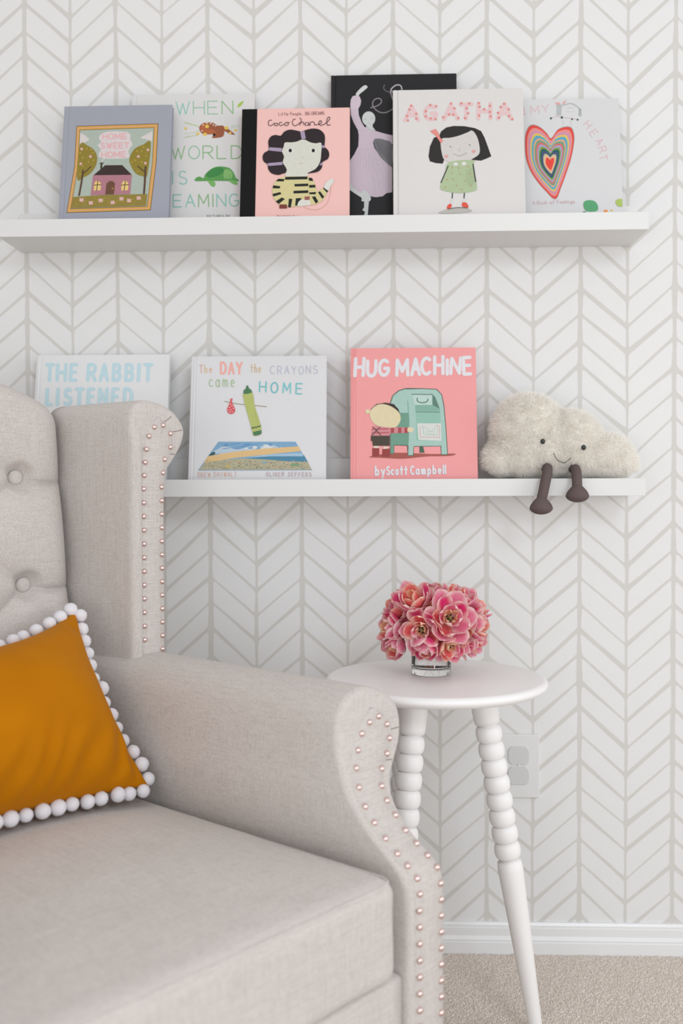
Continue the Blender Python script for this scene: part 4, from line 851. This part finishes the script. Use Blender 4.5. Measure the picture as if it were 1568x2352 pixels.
def rbox(name, c, h, r, n, parent, mat, crown=0, fn=None):
    V, F, idx = [], [], {}
    def vert(i, j, k):
        key = (i, j, k)
        if key in idx: return idx[key]
        p = [-1+2*i/n, -1+2*j/n, -1+2*k/n]; q = []
        for a_, hh in zip(p, h):
            x = a_*hh; q.append(x)
        inner = [max(-(hh-r), min(hh-r, x)) for x, hh in zip(q, h)]; d_ = Vector(q)-Vector(inner)
        if d_.length > 1e-9:
            m_ = max(abs(x) for x in d_); d_ = d_.normalized()*m_ if False else d_.normalized()*r*min(1, m_/r)
        v = Vector(inner)+d_
        u0, u1 = p[0], p[1]
        if crown: v.z += (crown if v.z > 0 else -crown*.3)*(1-abs(u0)**2.5)*(1-abs(u1)**2.5)*abs(v.z)/h[2]
        v += Vector(c)
        if fn: v = fn(v)
        idx[key] = len(V); V.append(v); return idx[key]
    for a_ in range(n):
        for b_ in range(n):
            for ax in range(3):
                for side in (0, n):
                    def mkk(p, q):
                        t_ = [0, 0, 0]; t_[ax] = side; t_[(ax+1) % 3] = p; t_[(ax+2) % 3] = q; return vert(*t_)
                    F.append((mkk(a_, b_), mkk(a_+1, b_), mkk(a_+1, b_+1), mkk(a_, b_+1)))
    return fix_normals(mesh(name, V, F, mat, parent))
SL, SR = -.634, -.083   # seat cushion sides
def seatfn(v):
    t_ = (v.x+.66)/.66; s_ = v.y-MIDS; v.y = MIDS+s_*(.955+.045*t_)
    v.z += .0016*noise.noise(v*9)+.0006*noise.noise(v*30); v.x += .002*noise.noise(v*12)*max(0, t_)
    return v
rbox('seat_cushion', (-.329, MIDS, .357), (.334, .2755, .062), .020, 56, chair, LINEN, .020, seatfn)
def wcr(x, y):
    u0 = (x+.329)/.334; u1 = (y-MIDS)/.2755; return .020*(1-abs(u0)**2.5)*(1-abs(u1)**2.5)
P_ = [(-.60, SR-.004), (-.30, SR-.002), (-.05, SR), (-.012, SR-.004), (-.0005, SR-.018), (.0005, SR-.06), (.0005, MIDS), (.0005, SL+.06), (-.0005, SL+.018), (-.012, SL+.004), (-.05, SL), (-.30, SL+.002), (-.60, SL+.004)]
pts = [seatfn(Vector((x-.0035, y+(-.0035 if y > MIDS else .0035)*(1 if x < -.02 else 0), .4135))) for x, y in P_]
V, F = tube(smooth_pts(pts, 6), .0022, 8); mesh('seat_piping', V, F, LINEN, chair)
# seat rail below the cushion
rbox('seat_rail', (-.335, MIDS, .215), (.330, .298, .082), .012, 24, chair, LINEN, 0, None)
# tufted back
def backf(z): return -.680-.12*(z-.72)
cols = [-.1605-.0990*k for k in range(5)]; rows = [.9830, .8955, .8105, .7260, .6400, .5550]
btn = [(cols[k], rows[j]) for j in range(6) for k in range(5) if (j+k) % 2 == 1]
segs = []
for s_, z in btn:
    for ds in (-.0990, .0990):
        for dz in (-.0865, .0865):
            t_ = min(btn, key=lambda q: math.hypot(q[0]-(s_+ds), q[1]-(z+dz)))
            if math.hypot(t_[0]-(s_+ds), t_[1]-(z+dz)) < .02: segs.append(((s_, z), t_))
    if abs(s_-cols[0]) < .01: segs.append(((s_, z), (s_+.080, z-.006)))
    if abs(s_-cols[4]) < .01: segs.append(((s_, z), (s_-.080, z-.006)))
    if z > .95: segs.append(((s_, z), (s_, z+.09)))
NS, NZ = 210, 230; V, F = [], []; S0, S1 = -.084, 2*MIDS+.084; Z0 = .40
def ztop(s_):
    t_ = (s_-MIDS)/(S0-MIDS); return 1.012+.060*(1-abs(t_)**2.2)
for j in range(NZ+1):
    for i in range(NS+1):
        t_ = i/NS; s_ = S0+(S1-S0)*t_; zt = ztop(s_); z = Z0+(zt-Z0)*j/NZ; h = 1e9
        for (p, q) in segs:
            dx, dz = q[0]-p[0], q[1]-p[1]; tt = max(0, min(1, ((s_-p[0])*dx+(z-p[1])*dz)/(dx*dx+dz*dz))); bow = .010*math.sin(PI*tt)*(1 if dx*dz > 0 else -1)
            px_, pz_ = p[0]+dx*tt, p[1]+dz*tt+bow*.6; h = min(h, math.hypot(s_-px_, z-pz_))
        db = min(math.hypot(s_-a_, z-b_) for a_, b_ in btn)
        H = .009*(1-math.exp(-h/.0025)) + .018*(1-math.exp(-h/.024)) + .010*(1-math.exp(-(db/.03)**1.5))
        H *= sstep(.006, .028, db); ed = min(s_-S1, S0-s_); H *= 1-.75*math.exp(-max(0, ed)/.014); tp = zt-z; rd = .035
        if tp < rd: H -= (rd-math.sqrt(max(0, rd*rd-(rd-tp)**2)))*1.4
        x_ = backf(z)-.016+H
        V.append((x_, s_, z))
for j in range(NZ):
    for i in range(NS): a_ = j*(NS+1)+i; F.append((a_, a_+1, a_+NS+2, a_+NS+1))
# closed behind
k0 = len(V)
for i in range(NS+1):
    s_ = S0+(S1-S0)*i/NS; V.append((backf(ztop(s_))-.13, s_, ztop(s_)-.01))
for i in range(NS+1):
    s_ = S0+(S1-S0)*i/NS; V.append((backf(Z0)-.16, s_, Z0-.28))
for i in range(NS):
    a_ = NZ*(NS+1)+i; F += [(a_, a_+1, k0+i+1, k0+i), (k0+i, k0+i+1, k0+NS+2+i, k0+NS+1+i)]
back = fix_normals(mesh('tufted_back', V, F, LINEN, chair))
V, F = lathe([(0, .0062), (.005, .0058), (.009, .0045), (.0118, .0018), (.0125, -.001), (.0115, -.004)], 24)
bmn = fix_normals(mesh('button', [(z_, x, y) for x, y, z_ in V], F, LINEN, chair)); first = True
for s_, z in btn:
    o = bmn if first else bmn.copy()
    if not first: C.objects.link(o); o.parent = chair
    first = False; o.location = (backf(z)-.016+.0045, s_, z); o.rotation_euler = (0, .12, 0)
# turned front legs and plain rear legs
V, F = lathe([(0, 0), (.012, 0), (.014, .004), (.017, .05), (.024, .075), (.021, .085), (.027, .095), (.029, .135), (0, .135)], 24)
l0 = fix_normals(mesh('leg', V, F, WOODLEG, chair)); first = True
for f, s_ in ((-.035, -.03), (-.035, 2*MIDS+.03), (-.70, -.10), (-.70, 2*MIDS+.10)):
    o = l0 if first else l0.copy()
    if not first: C.objects.link(o); o.parent = chair
    first = False; o.location = (f, s_, 0)

# ------------------------------------------------------------ mustard cushion
pil = empty('throw_pillow', CO+FV*-.52+SV*-.35+Vector((0, 0, .565)), (0, 0, CROT)); tag(pil, 'mustard velvet throw pillow edged with white pompoms, on the armchair seat', 'pillow')
A0 = Vector((-.612, -.118, .688)); B0 = Vector((-.425, -.122, .452)); PL = .47
vv = (A0-B0); PH_ = vv.length; vv.normalize(); uu = Vector((0, -1, 0)); nn = uu.cross(vv).normalized()
if nn.x < 0: nn = -nn
org = Vector((-.52, -.35, .565))
def pil_pt(u, v, side):   # u 0..1 away from wall side, v 0..1 bottom to top
    a_, b_ = 2*u-1, 2*v-1
    pin_u = .021*(1-b_*b_); pin_v = .013*(1-a_*a_)
    uu_ = PL/2*a_ - pin_u*a_*abs(a_)**1.5; vv_ = PH_/2*b_ - pin_v*b_*abs(b_)**1.5
    th = .104*((1-abs(a_)**2.2)*(1-abs(b_)**2.2))**.62
    w_ = 0
    if side > 0:
        lo = math.exp(-((v-.10)/.16)**2)*min(1, (1-abs(b_))*9); w_ = .0050*lo*math.sin(u*70+v*22+4*noise.noise(Vector((u*5, v*3, 0)))) + .003*noise.noise(Vector((u*5, v*5, 3)))
        w_ -= .005*math.exp(-((u-.045)/.03)**2-((v-.90)/.05)**2) + .006*math.exp(-((u-.05)/.03)**2-((v-.12)/.06)**2)
    c_ = B0+(A0-B0)*.5+uu*(PL/2)
    drop = .068*(1-math.exp(-max(0, u)/.32))*v**1.4
    return c_+uu*uu_+vv*(vv_-drop)+nn*(side*(th)+w_*min(1, th/.02))-org
V, F = [], []; NU, NV = 110, 80
for side in (1, -1):
    k0 = len(V)
    for j in range(NV+1):
        for i in range(NU+1):
            u = .5-.5*math.cos(PI*i/NU); v = .5-.5*math.cos(PI*j/NV); V.append(pil_pt(u, v, side))
    for j in range(NV):
        for i in range(NU): a_ = k0+j*(NU+1)+i; F.append((a_, a_+1, a_+NU+2, a_+NU+1))
fix_normals(mesh('pillow_cover', V, F, VELVET, pil))
bmv = []
for v in IV: bmv.append(v*(1+.05*noise.noise(v*3)+.05*noise.noise(v*9)))
pm = bpy.data.meshes.new('pompom'); pm.from_pydata([tuple(v*.0102) for v in bmv], [], IF); pm.materials.append(POM); pm.polygons.foreach_set('use_smooth', [True]*len(pm.polygons))
per = []
def edge(n, f):
    for k in range(n): per.append(f((k+.5)/n))
edge(14, lambda t_: (0, 1-t_, (0, 0))); edge(21, lambda t_: (t_, 0, 0)); edge(14, lambda t_: (1, t_, 0)); edge(21, lambda t_: (1-t_, 1, 0))
rn = random.Random(5)
for u, v, _ in per:
    p = pil_pt(u, v, 0.0); out_ = (uu*((u < .001)*-1+(u > .999)*1) + vv*((v < .001)*-1+(v > .999)*1)).normalized()
    o = bpy.data.objects.new('pompom', pm); C.objects.link(o); o.parent = pil; s_ = rn.uniform(.9, 1.08)
    o.location = p+out_*.0075+nn*rn.uniform(-.004, .004)+(uu*rn.uniform(-.002, .002)); o.scale = (s_,)*3; o.rotation_euler = (rn.uniform(0, 6), rn.uniform(0, 6), 0)
